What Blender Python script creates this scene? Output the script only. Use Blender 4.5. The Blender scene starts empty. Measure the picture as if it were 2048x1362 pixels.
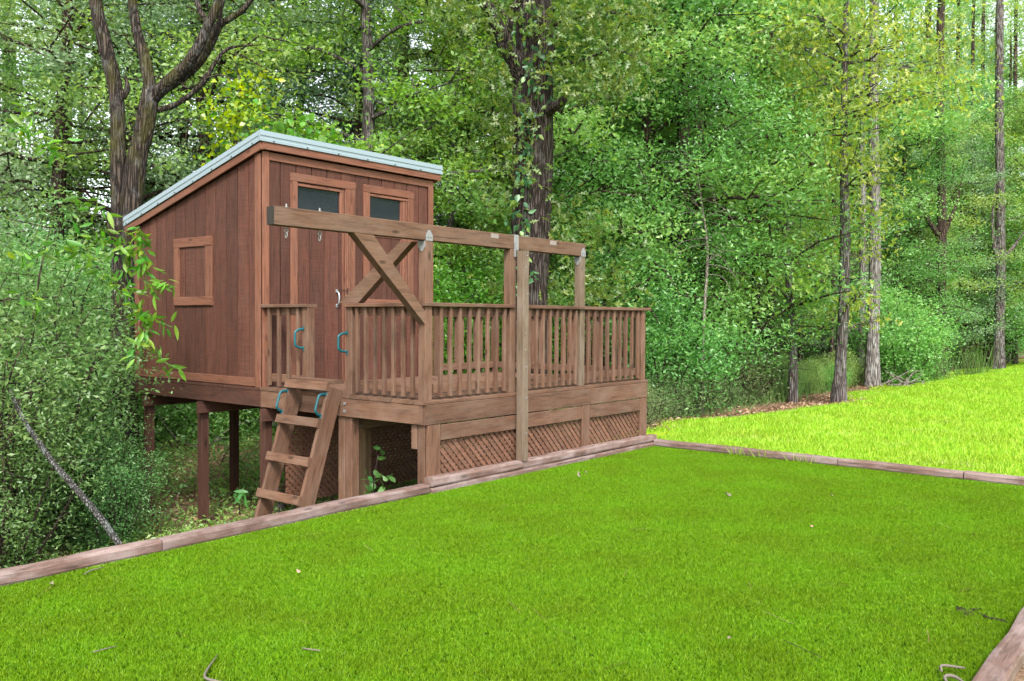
import bpy, math, random
import numpy as np
from mathutils import Matrix, Vector, noise as mnoise
random.seed(7); rng = np.random.default_rng(7)
S = bpy.context.scene; COL = S.collection
PI = math.pi

# ------------------------------------------------------------------ camera
CAM = np.array([-5.7709, -5.7272, 0.7645]); FPX = 1752.39
_y, _p, _r = np.radians([39.1283, -1.4085, 0.3005])
FWD = np.array([math.cos(_y)*math.cos(_p), math.sin(_y)*math.cos(_p), math.sin(_p)])
_rt = np.array([math.sin(_y), -math.cos(_y), 0.0]); _up = np.cross(_rt, FWD)
RT = math.cos(_r)*_rt + math.sin(_r)*_up
UP = -math.sin(_r)*_rt + math.cos(_r)*_up
cd = bpy.data.cameras.new('camera'); cam = bpy.data.objects.new('camera', cd); COL.objects.link(cam)
cam.matrix_world = Matrix(((RT[0], UP[0], -FWD[0], CAM[0]), (RT[1], UP[1], -FWD[1], CAM[1]),
                           (RT[2], UP[2], -FWD[2], CAM[2]), (0, 0, 0, 1)))
cd.sensor_width = 36; cd.lens = FPX/2048*36; cd.clip_start = 0.05; cd.clip_end = 2000
S.camera = cam

# ------------------------------------------------------------------ light
SUN_AZ = math.atan2(-0.72, -0.69)          # towards the sun, measured from +Y to +X
SUN_EL = math.radians(47)
W = bpy.data.worlds.new('World'); S.world = W; W.use_nodes = True
wn, wl = W.node_tree.nodes, W.node_tree.links
wn.clear()
sky = wn.new('ShaderNodeTexSky'); sky.sky_type = 'NISHITA'; sky.sun_disc = False
sky.sun_elevation = SUN_EL; sky.sun_rotation = SUN_AZ % (2*PI)
sky.air_density = 1.0; sky.dust_density = 3.0; sky.ozone_density = 1.0
hs = wn.new('ShaderNodeHueSaturation'); hs.inputs['Saturation'].default_value = 0.30; hs.inputs['Value'].default_value = 1.0
bg = wn.new('ShaderNodeBackground'); bg.inputs['Strength'].default_value = 0.15
wo = wn.new('ShaderNodeOutputWorld')
wl.new(sky.outputs[0], hs.inputs['Color']); wl.new(hs.outputs[0], bg.inputs['Color']); wl.new(bg.outputs[0], wo.inputs['Surface'])
sd = bpy.data.lights.new('sun', 'SUN'); sd.energy = 1.5; sd.angle = math.radians(10); sd.color = (1.0, 0.94, 0.84)
sun = bpy.data.objects.new('sun', sd); COL.objects.link(sun)
sdir = Vector((math.sin(SUN_AZ)*math.cos(SUN_EL), math.cos(SUN_AZ)*math.cos(SUN_EL), math.sin(SUN_EL)))
sun.rotation_euler = sdir.to_track_quat('Z', 'Y').to_euler(); sun.location = sdir*60
S.view_settings.view_transform = 'Standard'; S.view_settings.look = 'None'
S.view_settings.exposure = 2.05; S.view_settings.gamma = 1.0; S.view_settings.use_curve_mapping = False
S.render.engine = 'CYCLES'
S.cycles.max_bounces = 7; S.cycles.diffuse_bounces = 4; S.cycles.glossy_bounces = 3
S.cycles.transmission_bounces = 5; S.cycles.transparent_max_bounces = 4
S.cycles.use_denoising = True; S.cycles.caustics_reflective = False; S.cycles.caustics_refractive = False

# ------------------------------------------------------------------ helpers
def at(px, py, d):            # a point seen at picture position px, py, d metres ahead
    return CAM + (FWD + RT*(px-1024)/FPX - UP*(py-681)/FPX)*d
def sstep(t):
    t = np.clip(t, 0, 1); return t*t*(3-2*t)
def gz(x, y):
    x = np.asarray(x, float); y = np.asarray(y, float)
    drop = 0.98*(1-np.exp(-np.clip(y, 0, 99)/1.55))*(1-0.72*sstep((x-1.2)/4.5))
    bump = 0.035*np.sin(x*1.3+y*.7)*np.sin(y*1.1-x*.4)+0.02*np.sin(x*2.9)*np.sin(y*3.3)
    return -0.868 - drop + bump*sstep((y-.15)/1.0)
def gzf(x, y): return float(gz(x, y))

WM = {}                                   # world matrices by object name
def link(o, parent=None, M=None):
    COL.objects.link(o); M = M or Matrix.Identity(4); WM[o.name] = M
    if parent is not None:
        o.parent = parent; o.matrix_parent_inverse = Matrix.Identity(4)
        o.matrix_basis = WM[parent.name].inverted() @ M
    else:
        o.matrix_basis = M
    return o
def tag(o, label=None, cat=None, group=None, kind=None):
    if label: o['label'] = label
    if cat: o['category'] = cat
    if group: o['group'] = group
    if kind: o['kind'] = kind
    return o
def thing(name, label, cat, loc=(0, 0, 0), group=None, rz=0.0, sc=1.0):
    o = bpy.data.objects.new(name, None); o.empty_display_size = .2
    M = Matrix.Translation(Vector(loc)) @ Matrix.Rotation(rz, 4, 'Z') @ Matrix.Scale(sc, 4)
    return tag(link(o, None, M), label, cat, group)
def ob(name, me, parent=None, M=None, label=None):
    o = bpy.data.objects.new(name, me); link(o, parent, M)
    if label: o['label'] = label
    return o
def mesh(name, V, F, mat=None, smooth=False):
    me = bpy.data.meshes.new(name); me.from_pydata([tuple(map(float, v)) for v in V], [], F)
    if mat: me.materials.append(mat)
    if smooth: me.polygons.foreach_set('use_smooth', [True]*len(me.polygons))
    me.update(); return me
def npmesh(name, V, faces, n, mat=None, attr=None, smooth=False):
    """faces: int array (k,n) of equal sized polygons"""
    me = bpy.data.meshes.new(name); V = np.asarray(V, np.float32); faces = np.asarray(faces, np.int32)
    me.vertices.add(len(V)); me.vertices.foreach_set('co', V.ravel())
    me.loops.add(faces.size); me.loops.foreach_set('vertex_index', faces.ravel())
    me.polygons.add(len(faces)); me.polygons.foreach_set('loop_start', np.arange(0, faces.size, n, dtype=np.int32))
    me.update(calc_edges=True)
    if smooth: me.polygons.foreach_set('use_smooth', np.ones(len(faces), bool))
    if attr is not None:
        a = me.attributes.new('rnd', 'FLOAT', 'FACE'); a.data.foreach_set('value', np.asarray(attr, np.float32))
    if mat: me.materials.append(mat)
    me.validate(); return me
def prism(poly, t, ch=0.0, mat=None, name='piece'):
    """extrude a 2-D polygon (x,y) from z=-t/2 to t/2"""
    n = len(poly); V = [(x, y, -t/2) for x, y in poly]+[(x, y, t/2) for x, y in poly]
    F = [tuple(range(n-1, -1, -1)), tuple(range(n, 2*n))]+[(i, (i+1) % n, n+(i+1) % n, n+i) for i in range(n)]
    return mesh(name, V, F, mat)
_bc = {}
def boardmesh(L, w, t, mat, ch=0.004, name='board'):
    k = (round(L, 3), round(w, 3), round(t, 3), mat.name, ch)
    if k not in _bc:
        a, b = w/2, t/2; c = min(ch, a*.45, b*.45)
        sec = [(-a+c, -b), (a-c, -b), (a, -b+c), (a, b-c), (a-c, b), (-a+c, b), (-a, b-c), (-a, -b+c)]
        V = [(-L/2, y, z) for y, z in sec]+[(L/2, y, z) for y, z in sec]
        F = [tuple(range(7, -1, -1)), tuple(range(8, 16))]+[(i, (i+1) % 8, 8+(i+1) % 8, 8+i) for i in range(8)]
        _bc[k] = mesh(name, V, F, mat)
    return _bc[k]
def frame(o, x, y):
    x = Vector(x).normalized(); y = Vector(y); y = (y-x*y.dot(x)).normalized(); z = x.cross(y)
    return Matrix(((x[0], y[0], z[0], o[0]), (x[1], y[1], z[1], o[1]), (x[2], y[2], z[2], o[2]), (0, 0, 0, 1)))
def board(name, parent, a, b, w, t, wdir, mat, ch=0.004, label=None):
    """board from a to b, width w along wdir, thickness t across"""
    a, b = Vector(a), Vector(b)
    return ob(name, boardmesh((b-a).length, w, t, mat, ch, name), parent, frame((a+b)/2, b-a, wdir), label)
def tube(path, rad, sides=8, cap=True, noise=0.0, seed=0):
    P = np.asarray(path, float); n = len(P); rad = np.broadcast_to(np.asarray(rad, float), (n,))
    T = np.gradient(P, axis=0); T /= np.linalg.norm(T, axis=1)[:, None]+1e-9
    ref = np.array([1., .13, 0]) if abs(T[0][0]) < .8 else np.array([0, 1., .1])
    V = []; ang = np.linspace(0, 2*PI, sides, endpoint=False)
    for i in range(n):
        u = ref-T[i]*ref.dot(T[i]); u /= np.linalg.norm(u); v = np.cross(T[i], u); ref = u
        r = rad[i]*np.ones(sides)
        if noise: r = r*(1+noise*np.sin(ang*3+i*.7+seed)*.6+noise*rng.normal(size=sides)*.5)
        V.append(P[i]+np.outer(np.cos(ang)*r, u)+np.outer(np.sin(ang)*r, v))
    V = np.concatenate(V); i0 = np.arange(sides); F = []
    for i in range(n-1):
        a = i*sides+i0; b = i*sides+(i0+1) % sides
        F.append(np.stack([a, b, b+sides, a+sides], 1))
    return V, np.concatenate(F)
def smooth_path(P, m=4):
    P = np.asarray(P, float); n = len(P)
    if n < 3: return np.array([P[0]+(P[1]-P[0])*t for t in np.linspace(0, 1, m+1)])
    E = np.vstack([2*P[0]-P[1], P, 2*P[-1]-P[-2]]); out = []
    for i in range(1, n):
        p0, p1, p2, p3 = E[i-1], E[i], E[i+1], E[i+2]
        for t in np.arange(m)/m:
            out.append(.5*((2*p1)+(-p0+p2)*t+(2*p0-5*p1+4*p2-p3)*t*t+(-p0+3*p1-3*p2+p3)*t**3))
    out.append(P[-1]); return np.array(out)
class Acc:
    def __init__(s): s.V = []; s.F = []; s.n = 0
    def add(s, V, F): s.V.append(V); s.F.append(np.asarray(F)+s.n); s.n += len(V)
    def mesh(s, name, mat, smooth=True): return npmesh(name, np.concatenate(s.V), np.concatenate(s.F), 4, mat, None, smooth)
def tubemesh(name, path, rad, mat, sides=8, m=4, noise=0):
    P = smooth_path(path, m); r = np.interp(np.linspace(0, 1, len(P)), np.linspace(0, 1, len(np.atleast_1d(rad))), np.atleast_1d(rad)) if np.ndim(rad) else rad
    V, F = tube(P, r, sides, noise=noise); n = len(P)
    me = bpy.data.meshes.new(name)
    me.from_pydata([tuple(v) for v in V.tolist()], [], [tuple(f) for f in F.tolist()]+[tuple(range(sides-1, -1, -1)), tuple(range((n-1)*sides, n*sides))])
    me.materials.append(mat); me.polygons.foreach_set('use_smooth', [True]*len(me.polygons)); me.update(); return me

# ------------------------------------------------------------------ materials
def newmat(name):
    m = bpy.data.materials.new(name); m.use_nodes = True; m.node_tree.nodes.clear(); return m, m.node_tree
class NT:
    def __init__(s, nt): s.nt = nt
    def n(s, t, inp=None, **kw):
        nd = s.nt.nodes.new('ShaderNode'+t)
        for k, v in kw.items(): setattr(nd, k, v)
        for k, v in (inp or {}).items():
            if isinstance(v, bpy.types.NodeSocket): s.nt.links.new(v, nd.inputs[k])
            else: nd.inputs[k].default_value = v
        return nd
    def mix(s, f, a, b, mode='MIX'):
        nd = s.nt.nodes.new('ShaderNodeMix'); nd.data_type = 'RGBA'; nd.blend_type = mode
        for i, v in ((0, f), (6, a), (7, b)):
            if isinstance(v, bpy.types.NodeSocket): s.nt.links.new(v, nd.inputs[i])
            else: nd.inputs[i].default_value = v if i == 0 else (*v, 1) if len(v) == 3 else v
        return nd.outputs[2]
    def ramp(s, f, stops, interp='LINEAR'):
        nd = s.nt.nodes.new('ShaderNodeValToRGB'); s.nt.links.new(f, nd.inputs[0]); cr = nd.color_ramp; cr.interpolation = interp
        while len(cr.elements) < len(stops): cr.elements.new(.5)
        for e, (p, c) in zip(cr.elements, stops):
            e.position = p; e.color = (c, c, c, 1) if np.ndim(c) == 0 else (*c, 1)
        return nd.outputs[0]
    def math(s, op, a, b=0.0, c=None):
        nd = s.nt.nodes.new('ShaderNodeMath'); nd.operation = op
        for i, v in enumerate((a, b)+(() if c is None else (c,))):
            if isinstance(v, bpy.types.NodeSocket): s.nt.links.new(v, nd.inputs[i])
            else: nd.inputs[i].default_value = v
        return nd.outputs[0]
    def objco(s, scale, rnd=True, src='Object'):
        tc = s.n('TexCoord'); v = tc.outputs[src]
        if rnd:
            oi = s.n('ObjectInfo'); r = s.n('VectorMath', {0: v}, operation='ADD')
            m = s.math('MULTIPLY', oi.outputs['Random'], 61.7); cx = s.n('CombineXYZ', {0: m, 1: m, 2: m})
            s.nt.links.new(cx.outputs[0], r.inputs[1]); v = r.outputs[0]
        return s.n('Mapping', {'Vector': v, 'Scale': scale}).outputs[0]
    def out(s, sh): 
        o = s.nt.nodes.new('ShaderNodeOutputMaterial'); s.nt.links.new(sh, o.inputs[0])
    def bsdf(s, col, rough=.7, bump=None, bs=.3, bd=.01, spec=.3, metal=0.0):
        b = s.n('BsdfPrincipled', {'Roughness': rough, 'Metallic': metal, 'Specular IOR Level': spec})
        if isinstance(col, bpy.types.NodeSocket): s.nt.links.new(col, b.inputs['Base Color'])
        else: b.inputs['Base Color'].default_value = (*col, 1)
        if bump is not None:
            bp = s.n('Bump', {'Height': bump, 'Strength': bs, 'Distance': bd}); s.nt.links.new(bp.outputs[0], b.inputs['Normal'])
        s.out(b.outputs[0]); return b
def plain(name, col, rough=.6, metal=0.0, spec=.4):
    m, nt = newmat(name); NT(nt).bsdf(col, rough, spec=spec, metal=metal); return m
def wood(name, c1, c2, grey, saw=0.0, greyamt=.5, knots=.9, rough=.75, vary=.16):
    m, nt = newmat(name); N = NT(nt)
    oi = N.n('ObjectInfo')
    co = N.objco((1.1, 11, 11)); fine = N.objco((3.5, 95, 95)); low = N.objco((1.3, 3.0, 3.0))
    g = N.n('TexNoise', {'Vector': co, 'Scale': 2.2, 'Detail': 7.0, 'Roughness': .62, 'Distortion': .9}).outputs[0]
    f = N.n('TexNoise', {'Vector': fine, 'Scale': 1.6, 'Detail': 4.0, 'Roughness': .6}).outputs[0]
    col = N.ramp(g, [(.30, c2), (.50, c1), (.72, tuple(min(1, x*1.22) for x in c1))])
    fr = N.ramp(f, [(.34, .60), (.55, 1.0)])
    col = N.mix(.75, col, fr, 'MULTIPLY')
    w = N.n('TexNoise', {'Vector': low, 'Scale': 2.0, 'Detail': 5.0, 'Roughness': .65}).outputs[0]
    wm = N.math('MULTIPLY', N.ramp(w, [(.42, 0.0), (.70, 1.0)]), greyamt)
    col = N.mix(wm, col, grey)
    # dark drawn-out checks
    ck = N.n('TexNoise', {'Vector': N.objco((1.6, 42, 42)), 'Scale': 1.3, 'Detail': 2.0}).outputs[0]
    cr = N.ramp(ck, [(.28, .35), (.36, 1.0)]); col = N.mix(.7, col, cr, 'MULTIPLY')
    if knots:
        vo = N.n('TexVoronoi', {'Vector': N.objco((2.3, 6.5, 6.5)), 'Scale': 1.0}, feature='F1').outputs['Distance']
        k = N.ramp(vo, [(.05, .28), (.10, .62), (.13, 1.0)]); col = N.mix(knots, col, k, 'MULTIPLY')
    if saw:
        sv = N.n('TexNoise', {'Vector': N.objco((150, 3, 3)), 'Scale': 1.0, 'Detail': 2.0}).outputs[0]
        col = N.mix(saw, col, N.ramp(sv, [(.38, .62), (.56, 1.08)]), 'MULTIPLY'); hb = N.math('ADD', sv, f)
    else: hb = N.math('ADD', f, g)
    v = N.math('MULTIPLY_ADD', oi.outputs['Random'], 2*vary, 1-vary)
    hsv = N.n('HueSaturation', {'Color': col, 'Value': v})
    N.bsdf(hsv.outputs[0], rough, hb, .45, .004, .25); return m
def bark(name, c1, c2, lichen=None, lam=.35, moss=None, sc=(8, 8, .75)):
    m, nt = newmat(name); N = NT(nt)
    co = N.objco(sc); v = N.n('TexVoronoi', {'Vector': co, 'Scale': 3.2, 'Randomness': 1.0}, feature='DISTANCE_TO_EDGE').outputs['Distance']
    n = N.n('TexNoise', {'Vector': co, 'Scale': 4.0, 'Detail': 8.0, 'Roughness': .7}).outputs[0]
    h = N.math('ADD', N.ramp(v, [(.0, 0.0), (.25, 1.0)]), n)
    col = N.ramp(N.math('MULTIPLY', h, .55), [(.25, tuple(x*.35 for x in c2)), (.5, c2), (.85, c1)])
    if lichen:
        l = N.n('TexNoise', {'Vector': N.objco((3.3, 3.3, 2.0)), 'Scale': 2.4, 'Detail': 6.0, 'Roughness': .7}).outputs[0]
        col = N.mix(N.math('MULTIPLY', N.ramp(l, [(.52, 0.0), (.62, 1.0)]), lam), col, lichen)
    if moss:
        l = N.n('TexNoise', {'Vector': N.objco((2.1, 2.1, .9)), 'Scale': 1.8, 'Detail': 5.0}).outputs[0]
        col = N.mix(N.math('MULTIPLY', N.ramp(l, [(.5, 0.0), (.66, 1.0)]), .7), col, moss)
    N.bsdf(col, .9, h, .9, .03, .15); return m
def leafmat(name, ca, cb, cc=None, trans=.42, gloss=.10, rough=.38, hv=.025, vv=.22):
    """ca..cb by the leaf's own random number; a little hue shift per plant"""
    m, nt = newmat(name); N = NT(nt)
    at_ = N.n('Attribute', attribute_name='rnd'); oi = N.n('ObjectInfo')
    st = [(.0, ca), (.6, cb)]+([(1.0, cc)] if cc else [])
    col = N.ramp(at_.outputs['Fac'], st)
    pn = N.n('TexNoise', {'Vector': N.objco((.7, .7, .7), src='Object'), 'Scale': 1.3, 'Detail': 3.0}).outputs[0]
    h = N.math('ADD', .5-hv, N.math('MULTIPLY', oi.outputs['Random'], 2*hv))
    v = N.math('ADD', N.math('MULTIPLY', pn, .5), N.math('MULTIPLY_ADD', oi.outputs['Random'], vv, .75-vv/2))
    c2 = N.n('HueSaturation', {'Color': col, 'Hue': h, 'Value': v}).outputs[0]
    tc = N.n('HueSaturation', {'Color': c2, 'Hue': .485, 'Saturation': 1.08, 'Value': 1.7}).outputs[0]
    d = N.n('BsdfDiffuse', {'Color': c2}); t = N.n('BsdfTranslucent', {'Color': tc})
    mx = N.n('MixShader', {0: trans, 1: d.outputs[0], 2: t.outputs[0]})
    g = N.n('BsdfGlossy', {'Color': (1, 1, 1, 1), 'Roughness': rough})
    m2 = N.n('MixShader', {0: gloss, 1: mx.outputs[0], 2: g.outputs[0]}); N.out(m2.outputs[0]); return m

M_siding = wood('red_stained_siding', (.070, .025, .016), (.036, .013, .009), (.076, .038, .028), saw=.5, greyamt=.4, knots=.5, vary=.20)
M_trim = wood('red_brown_trim', (0.134, 0.054, 0.032), (0.079, 0.029, 0.018), (0.138, 0.077, 0.057), greyamt=.35, knots=.8, vary=.10)
M_deck = wood('weathered_deck_wood', (0.0972, 0.0493, 0.0301), (0.0513, 0.0246, 0.0146), (0.1314, 0.0862, 0.0628), greyamt=.65, vary=.17)
M_post = wood('grey_weathered_post', (0.1037, 0.0723, 0.0476), (0.0595, 0.0408, 0.0263), (0.1513, 0.1224, 0.0978), greyamt=.6, vary=.10)
M_beam = wood('brown_beam_wood', (0.103, 0.055, 0.033), (0.059, 0.030, 0.018), (0.140, 0.099, 0.075), greyamt=.45, vary=.08)
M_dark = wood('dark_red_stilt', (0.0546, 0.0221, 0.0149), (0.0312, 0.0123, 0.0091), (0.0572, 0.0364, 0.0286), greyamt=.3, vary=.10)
M_under = wood('tan_joist_wood', (0.143, 0.092, 0.050), (0.092, 0.055, 0.029), (0.168, 0.126, 0.084), greyamt=.3)  # yellowish brown wood of joists, brace and posts below the floors
M_timber = wood('pinkish_grey_timber', (0.113, 0.069, 0.056), (0.059, 0.035, 0.028), (0.243, 0.195, 0.189), greyamt=.75, knots=.8, vary=.10)
M_lattice = wood('lattice_wood', (0.123, 0.058, 0.036), (0.074, 0.034, 0.021), (0.139, 0.092, 0.070), greyamt=.35, knots=0, vary=.18)
M_endgrain = plain('dark_end_grain', (.016, .013, .010), .9)
M_back = plain('groove_backing', (.006, .003, .0025), .95, 0, .02)  # near black puts the shade of the board grooves into the colour
M_metalroof = plain('pale_green_roof_metal', (.170, .220, .250), .42, 0.0, .35)
M_galv = plain('galvanised_steel', (.20, .205, .21), .5, .3)
M_teal = plain('teal_plastic', (.003, .062, .078), .4, 0, .4)
M_black = plain('dark_iron', (.03, .028, .027), .55, .6)
M_chrome = plain('zinc_handle', (.33, .36, .39), .35, .7)
M_zinc = plain('dull_zinc', (.17, .17, .165), .5, .4)
M_twig = plain('weathered_twig', (.10, .085, .070), .9)
M_screw = plain('screw_head', (.08, .09, .09), .5, .6)

m, nt = newmat('dark_window_glass'); N = NT(nt)
wv = N.n('TexWave', {'Vector': N.n('Mapping', {'Vector': N.n('TexCoord').outputs['Object'], 'Scale': (20, 9, 9), 'Rotation': (0, 0, .5)}).outputs[0], 'Scale': 1.5, 'Distortion': 5.0, 'Detail': 2.0, 'Detail Scale': .6})
N.bsdf(N.mix(.5, (.008, .010, .014), N.ramp(wv.outputs['Fac'], [(.35, (.003, .004, .006)), (.7, (.022, .027, .038))])), .03, wv.outputs['Fac'], .05, .004, .5); M_glass = m  # wavy streaks put reflections into the glass colour

def groundmat():
    m, nt = newmat('forest_floor_litter'); N = NT(nt); g = N.n('TexCoord').outputs['Object']
    a = N.n('TexNoise', {'Vector': g, 'Scale': 9.0, 'Detail': 9.0, 'Roughness': .75}).outputs[0]
    b = N.n('TexNoise', {'Vector': g, 'Scale': .8, 'Detail': 4.0}).outputs[0]
    v = N.n('TexVoronoi', {'Vector': g, 'Scale': 22.0}).outputs['Color']
    col = N.ramp(a, [(.3, (.055, .034, .022)), (.5, (.15, .095, .062)), (.68, (.27, .19, .13))])
    sv = N.n('SeparateColor', {0: v}).outputs[0]
    col = N.mix(.55, col, N.ramp(sv, [(.0, .45), (1.0, 1.5)]), 'MULTIPLY')
    col = N.mix(N.ramp(b, [(.50, 0.0), (.66, .75)]), col, (.085, .12, .035))
    N.bsdf(col, .95, a, .8, .03, .1); return m
M_ground = groundmat()
def lawnmat():
    m, nt = newmat('lawn_soil_and_thatch'); N = NT(nt); g = N.n('TexCoord').outputs['Object']
    a = N.n('TexNoise', {'Vector': g, 'Scale': 26.0, 'Detail': 7.0, 'Roughness': .7}).outputs[0]
    b = N.n('TexNoise', {'Vector': g, 'Scale': 1.1, 'Detail': 5.0, 'Roughness': .6}).outputs[0]
    col = N.ramp(a, [(.3, (.10, .15, .010)), (.55, (.22, .31, .015)), (.75, (.34, .39, .04))])
    N.bsdf(N.mix(N.ramp(b, [(.56, 0.0), (.68, .8)]), col, (.36, .31, .21)), .95, a, .6, .03, .05); return m
M_lawn = lawnmat()
def grassmat(name, ca, cb, cc, trans=.35, big=1.0):
    m, nt = newmat(name); N = NT(nt); at_ = N.n('Attribute', attribute_name='rnd')
    col = N.ramp(at_.outputs['Fac'], [(.0, ca), (.6, cb), (1.0, cc)])
    p = N.n('NewGeometry').outputs['Position']
    b = N.n('TexNoise', {'Vector': N.n('Mapping', {'Vector': p, 'Scale': (1, 1, 0)}).outputs[0], 'Scale': big, 'Detail': 5.0, 'Roughness': .65}).outputs[0]
    hv = N.n('HueSaturation', {'Color': col, 'Hue': N.math('MULTIPLY_ADD', b, .05, .475), 'Value': N.math('MULTIPLY_ADD', b, .9, .55)}).outputs[0]
    d = N.n('BsdfDiffuse', {'Color': hv}); t = N.n('BsdfTranslucent', {'Color': hv})
    mx = N.n('MixShader', {0: trans, 1: d.outputs[0], 2: t.outputs[0]})
    gl = N.n('BsdfGlossy', {'Color': (1, 1, 1, 1), 'Roughness': .45})
    N.out(N.n('MixShader', {0: .008, 1: mx.outputs[0], 2: gl.outputs[0]}).outputs[0]); return m
M_stalk = grassmat('weed_stalk_green', (.06, .13, .03), (.10, .19, .045), (.19, .25, .09), .35, .8)
M_turf = grassmat('artificial_turf_fibre', (.040, .104, .001), (.104, .222, .004), (.196, .310, .012), .3, 1.6)
M_turfbase = plain('turf_backing', (.018, .045, .002), .95, 0, .05)
M_grass = grassmat('lawn_blades', (0.117, 0.257, 0.010), (0.225, 0.408, 0.016), (0.387, 0.513, 0.078), .4, .8)
M_weed = leafmat('weed_leaves', (0.081, 0.176, 0.038), (0.135, 0.257, 0.053), (0.270, 0.324, 0.090), .4, .05)
M_litter = leafmat('dry_leaves', (.10, .055, .03), (.24, .15, .09), (.40, .30, .21), .1, .04)

L_blue = leafmat('cool_green_leaves', (0.098, 0.202, 0.102), (0.161, 0.291, 0.138), (0.299, 0.403, 0.228), .48, .035, .5)
L_mid = leafmat('mid_green_leaves', (0.095, 0.213, 0.054), (0.162, 0.319, 0.072), (0.302, 0.426, 0.120), .5, .03, .5)
L_yel = leafmat('yellow_green_leaves', (.105, .215, .030), (.180, .310, .040), (.34, .42, .07), .5, .03, .5)
L_dark = leafmat('dense_green_leaves', (.060, .180, .040), (.100, .265, .055), (.19, .37, .09), .47, .035, .5)
L_privet = leafmat('privet_leaves', (.060, .150, .042), (.110, .235, .062), (.20, .33, .11), .5, .03, .5)
L_smilax = leafmat('bright_vine_leaves', (.050, .150, .015), (.088, .220, .022), (.15, .28, .03), .45, .02, .45)
L_gold = leafmat('yellow_vine_leaves', (.15, .24, .010), (.27, .34, .014), (.38, .40, .02), .5, .03)
L_oak = leafmat('oak_leaves', (.050, .115, .022), (.088, .172, .028), (.165, .225, .045), .48, .03, .45)
L_ivy = leafmat('creeper_leaves', (.030, .120, .050), (.055, .165, .055), (.15, .25, .04), .4, .05, .45)
B_oak = bark('oak_bark', (0.0680, 0.0528, 0.0464), (0.0240, 0.0176, 0.0152), (0.1040, 0.1040, 0.0960), .35)
B_twin = bark('mossy_bark', (0.0633, 0.0484, 0.0396), (0.0220, 0.0165, 0.0138), (0.1100, 0.1100, 0.1100), .5, (0.0495, 0.0468, 0.0110))
B_grey = bark('grey_bark', (.145, .125, .118), (.065, .053, .050), (.22, .235, .235), .5)
B_brown = bark('brown_bark', (.085, .058, .046), (.036, .024, .020), (.12, .12, .11), .25)
B_pale = bark('pale_pine_bark', (.24, .22, .21), (.12, .105, .10), (.33, .34, .34), .5)
B_stick = bark('pale_stick_bark', (.42, .38, .35), (.25, .21, .18), None, sc=(20, 20, 3))
B_lich = bark('lichen_pole_bark', (.13, .13, .125), (.045, .042, .038), (.20, .23, .22), .55, sc=(14, 14, 5))

# ------------------------------------------------------------------ setting: ground, lawn, turf
def axis(segs):
    out = []
    for a, b, s in segs: out += list(np.arange(a, b, s))
    return np.array(out+[segs[-1][1]])
gx = axis([(-500, -60, 40), (-60, -12, 4), (-12, 12, .35), (12, 45, .8), (45, 100, 5), (100, 600, 50)])
gy = axis([(-500, -60, 40), (-60, -8, 4), (-8, 12, .35), (12, 45, .8), (45, 100, 5), (100, 600, 50)])
def sheet(name, X, Y, zf, mat, keep=None):
    XX, YY = np.meshgrid(X, Y, indexing='ij'); nx, ny = XX.shape
    V = np.stack([XX, YY, zf(XX, YY)], -1).reshape(-1, 3)
    i, j = np.meshgrid(np.arange(nx-1), np.arange(ny-1), indexing='ij'); a = (i*ny+j).ravel()
    F = np.stack([a, a+ny, a+ny+1, a+1], 1)
    if keep is not None:
        c = V[F].mean(1); F = F[keep(c[:, 0], c[:, 1])]
    return npmesh(name, V, F, 4, mat, None, True)
tag(ob('ground', sheet('ground', gx, gy, lambda x, y: gz(x, y)-.03, M_ground)), 'brown leaf littered ground sloping down under the playhouse and into the wood', 'ground', kind='structure')
def edge(x):
    x = np.asarray(x, float)
    return 1.60-1.45*np.exp(-((x-12.6)/2.5)**2)+.14*np.sin(x*.9+.4)+.10*np.sin(x*2.3+1.1)+.07*np.sin(x*5.1)+.008*(x-4)
def islawn(x, y):
    return (y < edge(x)) & ~((x < 4.03) & (y > -5.04))
lx = axis([(-40, -12, 2), (-12, 4, .25), (4, 36, .2), (36, 90, 2)]); ly = axis([(-60, -12, 3), (-12, -2, .3), (-2, 2.6, .12)])
tag(ob('lawn', sheet('lawn', lx, ly, lambda x, y: gz(x, y)-.008, M_lawn, islawn)), 'bright yellow green mown lawn running from the turf border to the wood', 'lawn', kind='structure')
tag(ob('artificial_turf', sheet('turf', np.linspace(-9, 3.968, 40), np.linspace(-4.925, -.115, 20), lambda x, y: x*0-.850, M_turfbase)), 'vivid green artificial turf pad framed by round edged timbers', 'turf', kind='structure')

def blades(x, y, z, h, w, lean, seed=1):
    r = np.random.default_rng(seed); n = len(x); a = r.uniform(0, 2*PI, n); la = r.uniform(0, 2*PI, n)
    hh = h*r.uniform(.6, 1.15, n); ln = lean*r.uniform(.2, 1, n)*hh
    ux, uy = np.cos(a)*w/2, np.sin(a)*w/2
    V = np.empty((n, 3, 3)); V[:, 0] = np.stack([x-ux, y-uy, z], 1); V[:, 1] = np.stack([x+ux, y+uy, z], 1)
    V[:, 2] = np.stack([x+np.cos(la)*ln, y+np.sin(la)*ln, z+np.sqrt(np.maximum(hh**2-ln**2, 1e-5))], 1)
    return V.reshape(-1, 3), np.arange(3*n).reshape(n, 3), r.random(n)
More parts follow.
